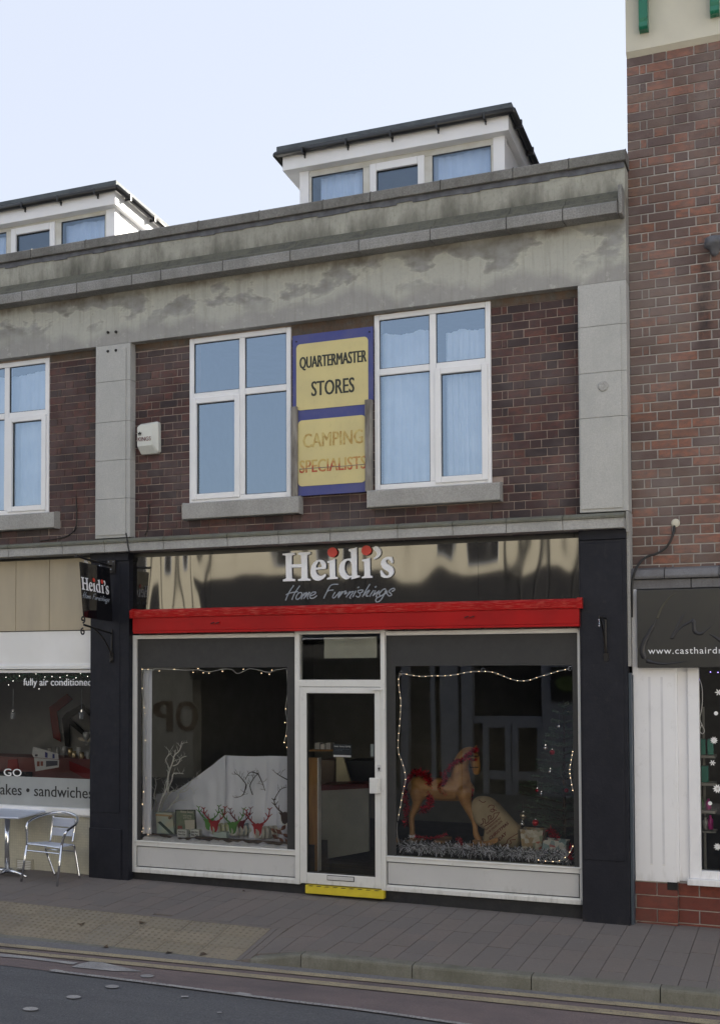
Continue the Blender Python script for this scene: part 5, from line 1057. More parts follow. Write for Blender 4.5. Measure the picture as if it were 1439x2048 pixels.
for px, py, r, kd, lab in ((1436, 1385, .034, 6, 'white paper snowflake cut by the right edge of the salon glass, uppermost'), (1431, 1427, .018, 'disc', 'small round white sticker below the uppermost snowflake on the salon glass'), (1427, 1481, .036, 10, 'white ten armed snowflake above the upper salon shelf'), (1424, 1526, .030, 6, 'white six armed snowflake level with the teal box on the salon shelf'), (1434, 1578, .044, 10, 'largest white snowflake in the middle of the salon glass'), (1419, 1607, .018, 'disc', 'small round white sticker beside the magenta bottle on the salon glass'), (1434, 1694, .036, 9, 'lowest white snowflake on the salon glass')):
    tag(flake(px, py, r, kd), lab, 'sticker', 'snowflake stickers on the salon glass')
LS = thing('salon_shelves', 'tall unit of pale shelves just behind the salon window', 'shelf', (at(1420, 1600, .4).x, .4, .5))
for py in (1512, 1567, 1622): a = at(1395, py, .38); b_ = at(1431, py, .38); m1 = MB(); m1.box(a.x, b_.x, .3, .5, a.z-.012, a.z+.012); build('shelf', m1, mat('pale_shelf', (.30,.29,.26), None, .6), LS)
m1 = MB(); q = at(1406, 1512, .45); m1.box(q.x-.01, q.x+.01, .5, .52, .3, 1.9); build('upright', m1, M['sill'], LS)
M['teal'] = mat('teal_carton', (.02,.22,.17), (.015,.17,.13), .4); M['magenta'] = mat('magenta_bottle', (.42,.015,.22), None, .3); M['limeg'] = mat('green_bottle', (.05,.16,.03), None, .3)
for px, py, w_, h_, m, lab in ((1403, 1509.5, 14, 31, 'teal', 'left teal carton of the pair on the top salon shelf'), (1420, 1509.5, 12, 31, 'teal', 'right teal carton of the pair on the top salon shelf'), (1409, 1564.5, 14, 32, 'teal', 'single teal carton on the middle salon shelf')):
    a = at(px-w_/2, py, .38); b_ = at(px+w_/2, py-h_, .38); tag(build('carton', MB().box(a.x, b_.x, .36, .44, a.z, b_.z), M[m], bevel=.004), lab, 'carton')
for px, py, h_, m, lab in ((1402, 1619.5, 26, 'limeg', 'green bottle on the lowest salon shelf, left of the red one'), (1416, 1619.5, 22, 'magenta', 'short crimson bottle on the lowest salon shelf'), (1420, 1659, 28, 'magenta', 'tall magenta bottle below the lowest salon shelf'), (1410, 1659, 24, 'clearish', 'dull grey bottle left of the tall magenta bottle')):
    a = at(px, py, .38); h2 = at(px, py-h_, .38).z - a.z; tag(build('bottle', MB().lathe((a.x, .38, a.z), [(.024, 0), (.026, h2*.7), (.012, h2*.82), (.011, h2)], 12), M[m], smooth=True), lab, 'bottle')
m1 = MB(); a = at(1400, 1660, .38); m1.box(a.x-.02, a.x+.14, .3, .5, a.z-.014, a.z-.001); build('shelf', m1, M['sill'], LS)
fairy('white tangled lead of violet fairy lights hanging at the left of the salon glass', [(1398, 1358), (1403, 1375), (1404, 1400), (1402, 1420), (1399, 1438), (1404, 1452), (1408, 1462), (1404, 1468), (1399, 1462), (1402, 1450)], [(1397.5, 1358.5)], .2, M['cafewhite'], M['bulbp'], .004)
fairy('violet fairy lights along the top of the salon glass', [(1398, 1358), (1410, 1347), (1425, 1346), (1439, 1347)], [(1420, 1344), (1435, 1345)], .2, M['cable'], M['bulbp'], .003)

for px, py, lab in ((283, 1850, 'dark fallen leaf in the middle of the buff tactile paving'), (163, 1852.5, 'small curled leaf at a joint of the tactile paving'), (405, 1911, 'dark leaf scraps at the kerb corner of the tactile paving'), (338, 1907, 'leaf scrap at the lower edge of the tactile paving'), (211, 1896, 'tiny dark leaf in the gutter below the tactile paving'), (487, 1784, 'pale leaf at the foot of the black plinth left of the door')):
    q = foot(px, py); a = rnd(0, 6); r_ = .035 if py > 1800 else .02
    pts = [(q.x + r_*(1.3 if k % 3 == 0 else .6)*math.cos(6.283*k/9 + a), q.y + r_*(1.3 if k % 3 == 0 else .6)*math.sin(6.283*k/9 + a)) for k in range(9)]
    m1 = MB().add([(x, y, G(x, y) + rnd(.004, .018)) for x, y in pts] + [(q.x, q.y, G(q.x, q.y) + .006)], [(k, (k+1) % 9, 9) for k in range(9)])
    tag(build('fallen_leaf', m1, mat('brown_dead_leaf', (.05,.035,.025), (.09,.06,.035), .8)), lab, 'leaf', 'fallen leaves on the pavement')
# ------------------------------------------------------------------ shop interior
SI = thing('shop_interior', 'dark shop room behind the display windows with a grey counter and shelves', 'interior', (-4.3, 2.5, 0))
m1 = MB(); m1.box(-6.84, -6.78, .1, 5, -.2, 2.66); m1.box(-1.88, -1.82, .1, 5, -.2, 2.66); m1.box(-6.84, -1.82, 4.95, 5.0, -.2, 2.66); m1.box(-6.84, -1.82, .16, 5, 2.63, 2.70); build('wall', m1, M['room'], SI)
m1 = MB(); m1.box(-6.84, -1.82, .09, 5, -.1, .08); build('floor', m1, M['roomdark'], SI)
M['deck'] = mat('dark_display_deck', (.05,.045,.04), (.07,.06,.05), .7)
m1 = MB(); m1.box(-6.78, -4.83, .09, .95, .08, .405); build('display_deck', m1, M['deck'], SI)
m1 = MB(); m1.box(-3.82, -1.88, .09, 1.15, .08, .405); build('display_deck', m1, M['deck'], SI)
M['wood'] = mat('honey_wood_panel', (.36,.19,.06), (.28,.14,.04), .45, scale=6, stretch=(6,6,.5))
def panel(nm, m, pts, y, th=.02, parent=SI): return pl(nm, m, pts, y, th, parent)
panel('counter_side', M['wood'], [(614, 1516), (634, 1516), (634.5, 1742), (614, 1742)], .55, .06)
panel('counter_edge', M['cafewhite'], [(634.5, 1516), (636.5, 1516), (637, 1743), (634.5, 1743)], .54, .07)
panel('counter_front', mat('grey_counter_panel', (.26,.26,.23), (.22,.22,.20), .6), [(637, 1582), (737, 1577), (738, 1703), (637, 1721)], .9, .03)
panel('counter_top', mat('dark_red_counter_top', (.10,.012,.012), (.05,.01,.01), .4), [(637, 1570), (735, 1568), (737, 1577), (637, 1582)], .89, .35)
panel('sunlit_patch', mat('sunlit_patch', (.50,.44,.28), None, .6), [(672, 1514), (686, 1514), (701, 1570), (672, 1570)], 1.4, .03)  # patch of warm sunlight made as a cream panel
panel('brown_cabinet', mat('brown_cabinet', (.14,.10,.07), (.11,.08,.055), .6), [(637, 1521), (668, 1521), (667, 1570), (637, 1570)], 1.5, .3)
for x0, x1, py in ((618, 668, 1500),):
    panel('shelf', M['wood'], [(x0, py), (x1, py), (x1, py+3), (x0, py+3)], 1.8, .3)
for px, w_, h_ in ((634, 9, 14), (645, 8, 11), (656, 9, 14)):
    panel('shelf_box', M['paper'], [(px-w_/2, 1500), (px+w_/2, 1500), (px+w_/2, 1500-h_), (px-w_/2, 1500-h_)], 1.9, .1)
panel('tall_unit', mat('charcoal_unit', (.03,.032,.036), None, .5), [(690, 1522), (748, 1522), (748, 1572), (706, 1572)], 1.9, .4)
# ------------------------------------------------------------------ left display: white drapes, reindeer, branch
M['drape'] = mat('white_drape_cloth', (.84,.86,.93), (.78,.80,.88), .9, scale=2, bump=.15)
cu_ = curtain('window_curtain', at(284, 1400, .14).x, at(304, 1400, .14).x, at(290, 1668, .14).z, at(290, 1339, .14).z, .15, M['drape'], None, 3, .022)
tag(cu_, 'narrow white gathered curtain hanging at the left side of the left display window', 'curtain')
def drape(name, label, top, bot, yt, yb_, folds, amp):
    T1, B1 = [at(px, py, yt) for px, py in top], [at(px, py, yb_) for px, py in bot]
    def lerp_path(P_, u):
        k = u*(len(P_)-1); i = min(int(k), len(P_)-2); return P_[i].lerp(P_[i+1], k-i)
    n, m_ = 60, 26; vs = []
    for j in range(m_+1):
        v = j/m_
        for i in range(n+1):
            u = i/n; p = lerp_path(T1, u).lerp(lerp_path(B1, u), v)
            a = amp*(.08+1.6*v)*(1 - 2*abs(math.sin(u*folds*3.14 + 1.1*math.sin(v*2.4+u*7))) + .45*math.sin(u*folds*11.3 + v*5 + 1) + .35*math.sin(v*17 + u*23)); vs.append(p + Vector((a*.4, a, .012*math.sin(u*19+v*5)*v)))
    return tag(build(name, MB().add(vs, [(j*(n+1)+i, (j+1)*(n+1)+i, (j+1)*(n+1)+i+1, j*(n+1)+i+1) for j in range(m_) for i in range(n)]), M['drape'], smooth=True), label, 'cloth')
drape('white_backcloth', 'white cloth pinned along the back of the left display, level top edge', [(449, 1511), (470, 1512), (510, 1513), (542, 1512), (576, 1513)], [(440, 1690), (480, 1697), (510, 1698), (550, 1700), (580, 1702)], .62, .42, 3.5, .03)
drape('white_swag_cloth', 'white cloth sweeping down to the left from its pinned peak in the left display', [(449, 1511), (425, 1530), (390, 1556), (350, 1583), (300, 1590)], [(455, 1690), (420, 1688), (385, 1685), (340, 1680), (290, 1672)], .58, .38, 2.5, .025)
sn = MB(); n = 60
for i in range(n+1):
    u = i/n; x = -6.66 + 1.74*u; b_ = .012*math.sin(u*40) + .01*math.sin(u*93+1)
    for y, z in ((.10, .41), (.105, .435+b_), (.15, .455+b_*.8), (.24, .452-b_), (.36, .46+b_*.5)): sn.v.append((x, y, z))
sn.f = [(i*5+j, (i+1)*5+j, (i+1)*5+j+1, i*5+j+1) for i in range(n) for j in range(4)]; sn.m = [0]*len(sn.f)
tag(build('snow_wadding', sn, mat('white_wadding', (.72,.73,.78), (.60,.61,.66), .95, scale=25, bump=.8, bscale=40), smooth=True), 'white cotton snow wadding along the floor of the left display', 'wadding')
bk = mat('grey_brown_bark', (.12,.09,.065), (.05,.035,.028), .9, scale=25, stretch=(.5,1,1), bump=.8)
P_ = smooth_path([at(px, py, .17) for px, py in ((300, 1668), (330, 1672), (352, 1679), (372, 1680), (400, 1677), (440, 1680), (480, 1683), (520, 1685), (560, 1688), (576, 1688))], 5)
tag(build('log', MB().tube(P_, [.010+.012*min(1, i/14) + .003*math.sin(i*1.7) for i in range(len(P_))], 9), bk, smooth=True), 'long crooked brown log lying along the front of the left display', 'log')
# branching helper
def twigs(mb, p, d, l, r, depth, spread=.7, seg=3):
    pts = [p]; q = p; dd = d
    for i in range(seg):
        dd = (dd + Vector((rnd(-1,1), rnd(-.5,.5), rnd(-.6,.8)))*.28).normalized(); q = q + dd*l/seg; pts.append(q)
        if depth > 0 and (i > 0 or depth > 1):
            s_ = Vector((rnd(-1,1), rnd(-.6,.6), rnd(-.2,1))).normalized(); twigs(mb, q, (dd*.7 + s_*spread).normalized(), l*rnd(.4,.62), r*.62, depth-1, spread, seg)
    mb.tube(pts, [r*(1-.55*i/seg) for i in range(seg+1)], 5)
def bpath(px_pts, y, r0, r1, mb, side=0, depth=1, sl=.06, dense=.7):
    P_ = smooth_path([at(px, py, y + .02*math.sin(i*2.1)) for i, (px, py) in enumerate(px_pts)], 4); n = len(P_)
    mb.tube(P_, [r0 + (r1-r0)*i/(n-1) for i in range(n)], 6)
    for i in range(3, n):
        if rnd(0, 1) < dense:
            d = (P_[i]-P_[i-1]).normalized(); s_ = Vector((rnd(-1, 1), rnd(-.5, .5), rnd(-.1, .9))).normalized(); twigs(mb, P_[i], (d*.5+s_).normalized(), sl*rnd(.5, 1.3), max(.002, r1*.8), depth)
def c8(pts): return [(280 + x/8.99, 1470 + y/8.99) for x, y in pts]
random.seed(21)
WB = thing('white_branches', 'bare white painted branches standing in the patterned bag in the left display', 'branches', at(320, 1625, .27))
for k_, (pts, r0, r1, de) in enumerate((
    ([(320,1400),(380,1180),(480,960),(500,780),(530,650),(590,480),(620,370),(710,280),(740,160)], .013, .004, .75),
    ([(500,1080),(510,960),(570,820),(600,700),(700,690),(780,700)], .009, .003, .7), ([(530,640),(490,520),(460,450),(520,340),(510,270)], .007, .003, .5),
    ([(590,560),(680,520),(740,420),(840,380)], .007, .003, .7), ([(270,1390),(285,1220),(250,1090),(290,900),(270,790)], .009, .003, .7),
    ([(360,1390),(430,1180),(560,1020),(640,1000)], .010, .004, .7), ([(430,1390),(560,1260),(680,1120),(700,1040),(850,920),(930,820),(1040,780)], .009, .003, .8),
    ([(700,1040),(820,1010),(900,950),(980,1040)], .006, .0025, .7), ([(300,1390),(420,1180),(440,960),(470,830)], .009, .003, .7), ([(560,1260),(700,1180),(800,1180)], .006, .0025, .6))):
    m1 = MB(); bpath(c8(pts), .27 + .012*k_, r0, r1, m1, depth=1, sl=.055, dense=de); build('branch', m1, mat('chalk_white_branch', (.74,.74,.70), None, .7) if k_ == 0 else bpy.data.materials['chalk_white_branch'], WB, smooth=True)
# patterned bag
GB = thing('gift_bag', 'pale patterned paper bag with a dark diagonal stripe holding the white branches', 'bag', at(328, 1668, .24))
a = [at(311, 1625, .22), at(344, 1627, .22), at(348, 1669, .22), at(314, 1667, .22)]; dd = Vector((0, .09, 0))
m1 = MB(); m1.hexa([a[3], a[2], a[2]+dd, a[3]+dd, a[0], a[1], a[1]+dd, a[0]+dd]); build('bag', m1, mat('mint_cream_paper', (.48,.46,.34), (.36,.46,.42), .6, scale=9), GB)
pl('stripe', mat('bottle_green_ribbon', (.03,.06,.045), None, .5), [(315, 1645), (320, 1643), (346, 1667), (345, 1669), (339, 1668)], .215, .004, GB); pl('top_band', mat('tan_band', (.42,.28,.14), None, .6), [(311, 1628), (344, 1631), (344, 1634), (311, 1632)], .214, .004, GB)
q = at(339, 1636, .2); build('ornament', MB().ball(q, .018, 10, 7), mat('green_pink_ornament', (.08,.18,.05), (.4,.08,.12), .3, scale=30), GB, smooth=True)
BKk = thing('framed_card', 'dark framed green card with pale lettering behind the white candle boxes', 'card', at(370, 1668, .25))
pl('frame', mat('dark_frame', (.03,.035,.03), None, .5), [(350, 1620), (390, 1620), (392, 1669), (351, 1669)], .25, .012, BKk)
pl('picture', mat('sage_card', (.12,.17,.11), (.20,.22,.14), .6, scale=12), [(352, 1622), (388, 1622), (390, 1667), (353, 1667)], .246, .004, BKk)
pl('pale_panel', M['creamrender'], [(369, 1641), (389, 1640), (389, 1661), (371, 1662)], .243, .003, BKk); pl('red_panel', mat('dull_red_card', (.28,.07,.05), None, .6), [(355, 1652), (364, 1652), (364, 1660), (355, 1660)], .243, .003, BKk)
a, b_ = at(360, 1626, .24), at(386, 1622, .24); text('Home Sweet', a.x, b_.x, a.z, b_.z, .243, M['creamrender'], BKk, .01, shear=.3)
a, b_ = at(366, 1638, .24), at(383, 1631, .24); text('HOME\nSTYLE', a.x, b_.x, a.z, b_.z, .243, M['creamrender'], BKk)
for x0, x1, y0_, y1_, lab in ((355, 374, 1660, 1674, 'left white candle box with handwritten label before the green card'), (381, 399, 1660, 1675, 'right white candle box with handwritten label before the green card'), (427, 442, 1666, 1677, 'low pale green box left of its twin between the reindeer'), (440, 454, 1665, 1676, 'low pale green box right of its twin between the reindeer')):
    a, b_ = at(x0, y1_, .2), at(x1, y0_, .2); t = thing('candle_box', lab, 'box', (a.x, .2, a.z), 'small boxes in the left display')
    build('carton', MB().box(a.x, b_.x, .19, .25, a.z, b_.z), mat('white_carton', (.66,.67,.66), (.56,.58,.56), .7) if x0 < 400 else mat('pale_green_carton', (.50,.60,.56), None, .7), t, bevel=.003)
    if x0 < 400: text('Home from\nHome Made', a.x+.012, b_.x-.012, a.z+.02, b_.z-.012, .1885, M['cable'], t, 0, shear=.3)
# reindeer: cut-out heads with antlers on ribbon-wrapped spool bodies
random.seed(5)
def antler(mb, px, py, s, side, y):
    b0 = (px + side*5*s, py); main = [b0, (px + side*13*s, py - 4*s), (px + side*20*s, py - 13*s), (px + side*22*s, py - 27*s)]
    if side < 0: main = [b0, (px - 12*s, py - 6*s), (px - 19*s, py - 15*s), (px - 21*s, py - 25*s)]
    P_ = smooth_path([at(a, b_, y) for a, b_ in main], 4); mb.tube(P_, [.0085*s - .004*s*i/len(P_) for i in range(len(P_))], 6)
    for t0, dx, dy in ((main[1], side*-1, -9), (main[2], side*-6, -8), (main[2], side*7, -6), (main[3], side*5, -4), (main[3], side*-4, -3)): mb.tube([at(t0[0], t0[1], y), at(t0[0]+dx*s, t0[1]+dy*s, y)], [.006*s, .003*s], 5)
def reindeer(px, py, s, hm, label, y=.28, body=None, trim=True, side=1):
    t = thing('reindeer', label, 'reindeer figure', at(px, py + 24*s, y + .08), 'felt reindeer in the left display')
    hd = [(px - 12*s, py - 3*s), (px - 7*s, py - 1.5*s), (px, py - 4*s), (px + 7*s, py - 1.5*s), (px + 12*s, py - 3*s), (px + 8*s, py + 3*s), (px + 6.5*s, py + 14*s), (px + 4*s, py + 19*s), (px, py + 21*s), (px - 4*s, py + 19*s), (px - 6.5*s, py + 14*s), (px - 8*s, py + 3*s)]
    if trim:
        pl('felt_trim', M['cafewhite'], [(px + 9*s*math.sin(a), py + 13*s - 11*s*math.cos(a)) for a in [6.283*i/18 for i in range(18)]], y + .006, .006, t)
    pl('head', hm, hd, y, .007, t)
    m1 = MB(); antler(m1, px, py - 2*s, s, 1, y + .004); antler(m1, px, py - 2*s, s, -1, y + .004); build('antlers', m1, hm, t, smooth=True)
    if body:
        c = at(px + side*19*s, py + 13*s, y + .12); rr = .062*s; m1 = MB(); ax = Vector((side*.09*s, .10*s, 0))
        for k in range(6):
            cc = c - ax*.9 + ax*1.8*k/5; m1.tube([cc - ax*.1, cc + ax*.1], [rr*(.8 if k in (0, 5) else 1.0)]*2, 14)
        build('spool_body', m1, body, t, smooth=False)
        for k in (-1, 1):
            for e in (-.05, .05): build('leg', MB().tube([c + ax*k*.6 + Vector((e*.3, 0, -rr*.8)), c + ax*k*.7 + Vector((e*.5, e*.3, -rr - .04*s))], .0035, 5), M['cafewhite'], t)
    return t
FG = mat('green_felt', (.10,.28,.05), (.08,.22,.04), .95); FR = mat('red_felt', (.38,.015,.02), (.30,.012,.016), .95); FD = mat('dark_red_felt', (.16,.012,.02), (.13,.01,.016), .95); FB = mat('brown_felt', (.055,.03,.022), None, .95)
RBN = [mat('white_ribbon', (.66,.64,.56), (.5,.48,.4), .7, scale=60, stretch=(1,0,0)), mat('yellow_green_ribbon', (.62,.64,.30), (.68,.66,.58), .7, scale=40), mat('blue_ribbon', (.14,.26,.36), (.42,.5,.52), .7, scale=40)]
reindeer(417, 1641, .95, FG, 'left green felt reindeer, partly behind the red one', .33)
reindeer(428, 1645, 1.0, FR, 'bright red felt reindeer in front of the left green one', .27, RBN[1])
reindeer(480, 1645, .95, FD, 'dark red felt reindeer behind the right green one', .34, RBN[2])
reindeer(465, 1648, 1.0, FG, 'right green felt reindeer in the middle of the left display', .27, RBN[0])
reindeer(515, 1651, 1.08, FR, 'red felt reindeer on its own with a white ribbon body', .27, RBN[0])
reindeer(569, 1628, 1.0, FB, 'brown felt reindeer at the right edge of the left display', .24)
tw = MB(); random.seed(9)
for pts in ([(505, 1590), (500, 1572), (508, 1556), (516, 1548)], [(488, 1585), (492, 1570), (478, 1552), (470, 1548)], [(516, 1548), (524, 1565), (530, 1582)], [(492, 1570), (486, 1590), (470, 1596)], [(575, 1560), (560, 1552), (550, 1545)], [(548, 1600), (560, 1580), (572, 1575)], [(516, 1548), (500, 1545), (490, 1560)]):
    bpath(pts, .40, .006, .003, tw, depth=1, sl=.05, dense=.8)
tag(build('black_twigs', tw, mat('blackish_twig', (.03,.022,.028), None, .9), smooth=True), 'dark wiry twigs spread against the white cloth at the right of the left display', 'twigs')
for i, (px, py) in enumerate(((558, 1664), (566, 1656), (572, 1672), (550, 1674), (562, 1680), (574, 1684), (547, 1662))):
    q = at(px, py, .2); a = rnd(-1, 1); r_ = .035; pts = [Vector((math.cos(t)*r_*(1.4 if abs(math.cos(t)) > .9 else .8), rnd(-.015, .015), math.sin(t)*r_*.6)) for t in [6.283*k/8 for k in range(8)]]
    m1 = MB().add([q + Vector((p.x*math.cos(a) - p.z*math.sin(a), p.y, p.x*math.sin(a) + p.z*math.cos(a))) for p in pts] + [q + Vector((0, -.012, 0))], [(k, (k+1) % 8, 8) for k in range(8)])
    tag(build('dry_leaf', m1, mat('russet_leaf', (.26,.09,.03), (.14,.05,.025), .8)  if i == 0 else bpy.data.materials['russet_leaf']), ['upper left curled russet leaf on the snow by the brown reindeer', 'highest russet leaf, just under the brown reindeer', 'russet leaf at the far right edge of the snow', 'russet leaf left of centre on the snow pile', 'russet leaf low on the snow near the log end', 'lowest russet leaf in the right corner by the log end', 'leftmost russet leaf, nearest the lone red reindeer'][i], 'leaf', 'dry leaves at the right end of the left display')
c3 = lambda pts: [(260 + x/3.79, 1260 + y/3.79) for x, y in pts]
fairy('warm fairy lights looped along the top of the left display window', c3([(90,298),(135,300),(180,305),(190,295),(330,300),(420,305),(520,303),(600,318),(700,298),(770,300),(810,330),(860,315),(900,295),(960,300),(1050,322),(1100,305),(1185,292)]), c3([(92,298),(137,298),(222,312),(335,298),(478,322),(516,292),(555,325),(598,328),(700,313),(858,298),(996,328),(1055,336),(1075,305)]), .085, M['cafewhite'], M['bulb'], .0034, .0030, 'fairy light strings in the left display')
fairy('warm fairy lights hanging down the right side of the left display window', c3([(1185,292),(1190,380),(1192,480),(1178,600),(1190,700),(1180,800),(1165,855),(1172,850)]), c3([(1178,598),(1174,702),(1183,805),(1168,853),(1187,890)]), .085, M['cafewhite'], M['bulb'], .003, .0030, 'fairy light strings in the left display')
fairy('warm fairy lights down the curtain at the left of the left display window', c3([(92,300),(90,440),(100,560),(112,640),(100,700),(115,840),(120,1120),(102,1230),(92,1330),(98,1500),(135,1550)]), c3([(92,443),(107,590),(112,634),(116,838),(121,1122),(102,1228),(94,1322),(98,1504),(147,1509),(137,1553),(90,1530)]), .085, M['cafewhite'], M['bulb'], .0022, .0030, 'fairy light strings in the left display')
# ------------------------------------------------------------------ right display: rocking horse, sack, tree
M['horse'] = mat('varnished_carved_wood', (.40,.215,.075), (.26,.13,.045), .45, scale=5, stretch=(1,1,2.5), bump=.25, bscale=25)
hp = lambda x, y, yy=.46: at(800 + x/7.995, 1480 + y/7.995, yy)
RHH = thing('rocking_horse', 'carved wooden rocking horse draped in red tinsel', 'rocking horse', hp(600, 1640))
K = 1/7.995/204
def limb(mb, pts, yy, n=12):
    P_ = [hp(x, y, yy) for x, y, r_ in pts]; S_ = smooth_path(P_, 4); rs = [p[2]*.0054/8 for p in pts]; R_ = []
    for i in range(len(S_)):
        k = i/4; j = min(int(k), len(rs)-2); R_.append(rs[j] + (rs[j+1]-rs[j])*(k-j))
    mb.tube(S_, R_, n); mb.ball(S_[0], R_[0], 12, 8); mb.ball(S_[-1], R_[-1], 12, 8)
hb = MB()
limb(hb, [(220,760,110),(280,740,160),(400,770,170),(600,790,172),(800,790,178),(960,790,175),(1040,800,140)], .46, 16)
limb(hb, [(960,780,165),(960,620,150),(960,460,125),(990,330,115),(1050,240,105),(1110,210,95)], .46, 14)
limb(hb, [(1130,215,92),(1180,290,82),(1200,380,70),(1215,470,66),(1215,500,58)], .46, 12)
limb(hb, [(1170,170,26),(1205,120,18),(1232,75,7)], .42, 8); limb(hb, [(1165,170,24),(1190,120,16),(1210,85,7)], .51, 8)
for yy in (.39, .53):
    limb(hb, [(265,830,120),(275,920,105),(265,1020,72),(215,1150,58),(182,1230,50),(185,1340,44),(190,1430,44),(190,1490,46),(200,1560,52)], yy)
    limb(hb, [(1010,860,120),(1040,960,95),(1070,1060,68),(1130,1180,54),(1170,1280,44),(1195,1380,40),(1200,1450,42),(1215,1530,46),(1255,1590,48)], yy)
body = build('body', hb, M['horse'], RHH, smooth=True)
rm = body.modifiers.new('fuse', 'REMESH'); rm.mode = 'VOXEL'; rm.voxel_size = .009; rm.use_smooth_shade = True
smm = body.modifiers.new('soften', 'SMOOTH'); smm.factor = .6; smm.iterations = 6
q = hp(1148, 243, .395); build('eye', MB().ball(q, .012, 10, 8), M['black'], RHH, smooth=True)
m1 = MB(); m1.tube([hp(1085, 265, .39), hp(1250, 262, .40)], .006, 6); m1.tube([hp(1095, 250, .39), hp(1110, 440, .40)], .005, 6); m1.tube([hp(1110, 440, .39), hp(1250, 440, .405)], .005, 6); build('bridle', m1, mat('brown_leather', (.03,.015,.01), None, .5), RHH)
for yy in (.33, .58):
    pts = [(-60, 1560), (40, 1620), (200, 1660), (420, 1672), (700, 1680), (980, 1672), (1200, 1650), (1420, 1610), (1560, 1550)]
    S_ = smooth_path([hp(x, y, yy) for x, y in pts], 4); m1 = MB()
    for a, b_ in zip(S_, S_[1:]):
        h_ = .05; m1.hexa([a - Vector((0, .015, h_)), b_ - Vector((0, .015, h_)), b_ + Vector((0, .015, -h_)), a + Vector((0, .015, -h_)), a - Vector((0, .015, 0)), b_ - Vector((0, .015, 0)), b_ + Vector((0, .015, 0)), a + Vector((0, .015, 0))])
    build('rocker', m1, M['horse'], RHH)
for x in (190, 620, 1240): m1 = MB(); a = hp(x, 1640, .33); m1.box(a.x-.05, a.x+.05, .31, .60, a.z-.01, a.z+.02); build('cross_piece', m1, M['horse'], RHH)
def tinsel(name, label, pts, w_, n, m, cat='tinsel', group=None, parent=None, lmin=.4, wd=.0027, flat=1.0):
    P_ = smooth_path(pts, 8); mb = MB()
    for i in range(n):
        k = rnd(0, len(P_)-1.001); j = int(k); p = P_[j].lerp(P_[j+1], k-j); d = Vector((rnd(-1,1), rnd(-1,1)*flat, rnd(-1,1))).normalized(); l = w_*rnd(lmin, 1); t = d.orthogonal().normalized()*wd; e = p + d*l + Vector((0,0,-l*.12))
        t2 = Vector((rnd(-1,1), rnd(-1,1), rnd(-1,1)))*wd*.8; mb.add([p - t, p + t, e + t2, e - t2], [(0,1,2,3)])
    mb.tube(P_, .003, 4); return tag(build(name, mb, m, stuff=True), label, cat, group)
def foil(name, c, rough=.18, metal=.5):
    b = NB(name); g = b.new('ShaderNodeNewGeometry'); b.col(b.mix(b.ramp(g.outputs['Random Per Island'], [(.3, 1.0), (.5, .6), (.85, 0.0)]), c, tuple(x*.06 for x in c))); return b.fin(rough, metal)  # bright and dark strands put the foil's sparkle into the colour
M['redfoil'] = foil('red_foil', (.80,.015,.05), .35); M['silverfoil'] = foil('silver_foil', (.86,.89,.98), .3, .25)
# glints painted as brighter matte strands so the tinsel sparkles in shade
M['glint'] = mat('painted_foil_glint', (.90,.92,.97), (.85,.87,.95), .35)
M['redglint'] = mat('painted_red_glint', (.70,.02,.05), (.5,.01,.04), .3)
random.seed(3)
H_ = lambda l, yy=.40: [hp(x, y, yy) for x, y in l]
gt = 'red tinsel garlands on the rocking horse'
tinsel('red_tinsel', 'thick red tinsel looped round the rump of the rocking horse', H_([(230,520),(390,540),(460,640),(470,780),(480,930),(450,1060),(340,1110)], .37), .06, 1000, M['redfoil'], group=gt, wd=.0042)
tinsel('red_tinsel', 'red tinsel hanging behind the tail end of the rocking horse', H_([(210,540),(130,620),(90,780),(85,950),(100,1090),(110,1250),(90,1350)], .5), .055, 650, M['redfoil'], group=gt, wd=.004)
tinsel('red_tinsel', 'red tinsel hanging over the saddle of the rocking horse', H_([(690,530),(715,620),(690,700),(640,730),(660,800),(730,850)], .36), .045, 1100, M['redfoil'], group=gt)
tinsel('red_tinsel', 'red tinsel reins round the neck and brow of the rocking horse', H_([(760,490),(830,400),(890,340),(1000,320),(1080,230),(1170,165),(1200,150)], .365), .042, 900, M['redfoil'], group=gt)
tinsel('red_tinsel', 'red tinsel noseband on the rocking horse', H_([(1100,300),(1160,320),(1220,310)], .37), .022, 220, M['redfoil'], group=gt)
tinsel('red_tinsel', 'red tinsel tuft on the chest of the rocking horse', H_([(1150,790),(1140,870),(1125,960)], .42), .022, 200, M['redfoil'], group=gt)
tinsel('red_tinsel', 'red tinsel lying along the rocker between the horse legs', H_([(250,1540),(450,1570),(600,1550),(740,1500)], .30), .032, 500, M['redfoil'], group=gt)
tinsel('red_tinsel', 'round red tinsel bunch in front of the rocker', H_([(930,1590),(960,1630),(940,1670)], .26), .05, 450, M['redfoil'], group=gt)
tinsel('red_tinsel', 'red tinsel behind the gift tubs', [at(1100, 1660, .45), at(1112, 1675, .45), at(1122, 1690, .45)], .06, 500, M['redfoil'])
tinsel('red_tinsel', 'red tinsel tuft at the lower right corner of the right display', [at(1141, 1690, .14), at(1139, 1705, .14), at(1141, 1718, .14)], .035, 300, M['redfoil'])
sp_ = [at(px, py, .2) for px, py in ((800, 1690), (835, 1692), (870, 1694), (910, 1697), (950, 1699), (990, 1702), (1030, 1705), (1070, 1708), (1110, 1711), (1140, 1714))]
tinsel('silver_tinsel', 'thick silver tinsel heaped along the front of the right display', sp_, .10, 2600, M['silverfoil'], lmin=.35, wd=.0048)
tinsel('painted_glint_tinsel', 'pale strands painted as glints in the silver tinsel of the right display', sp_, .10, 420, M['glint'], lmin=.25, wd=.0042)
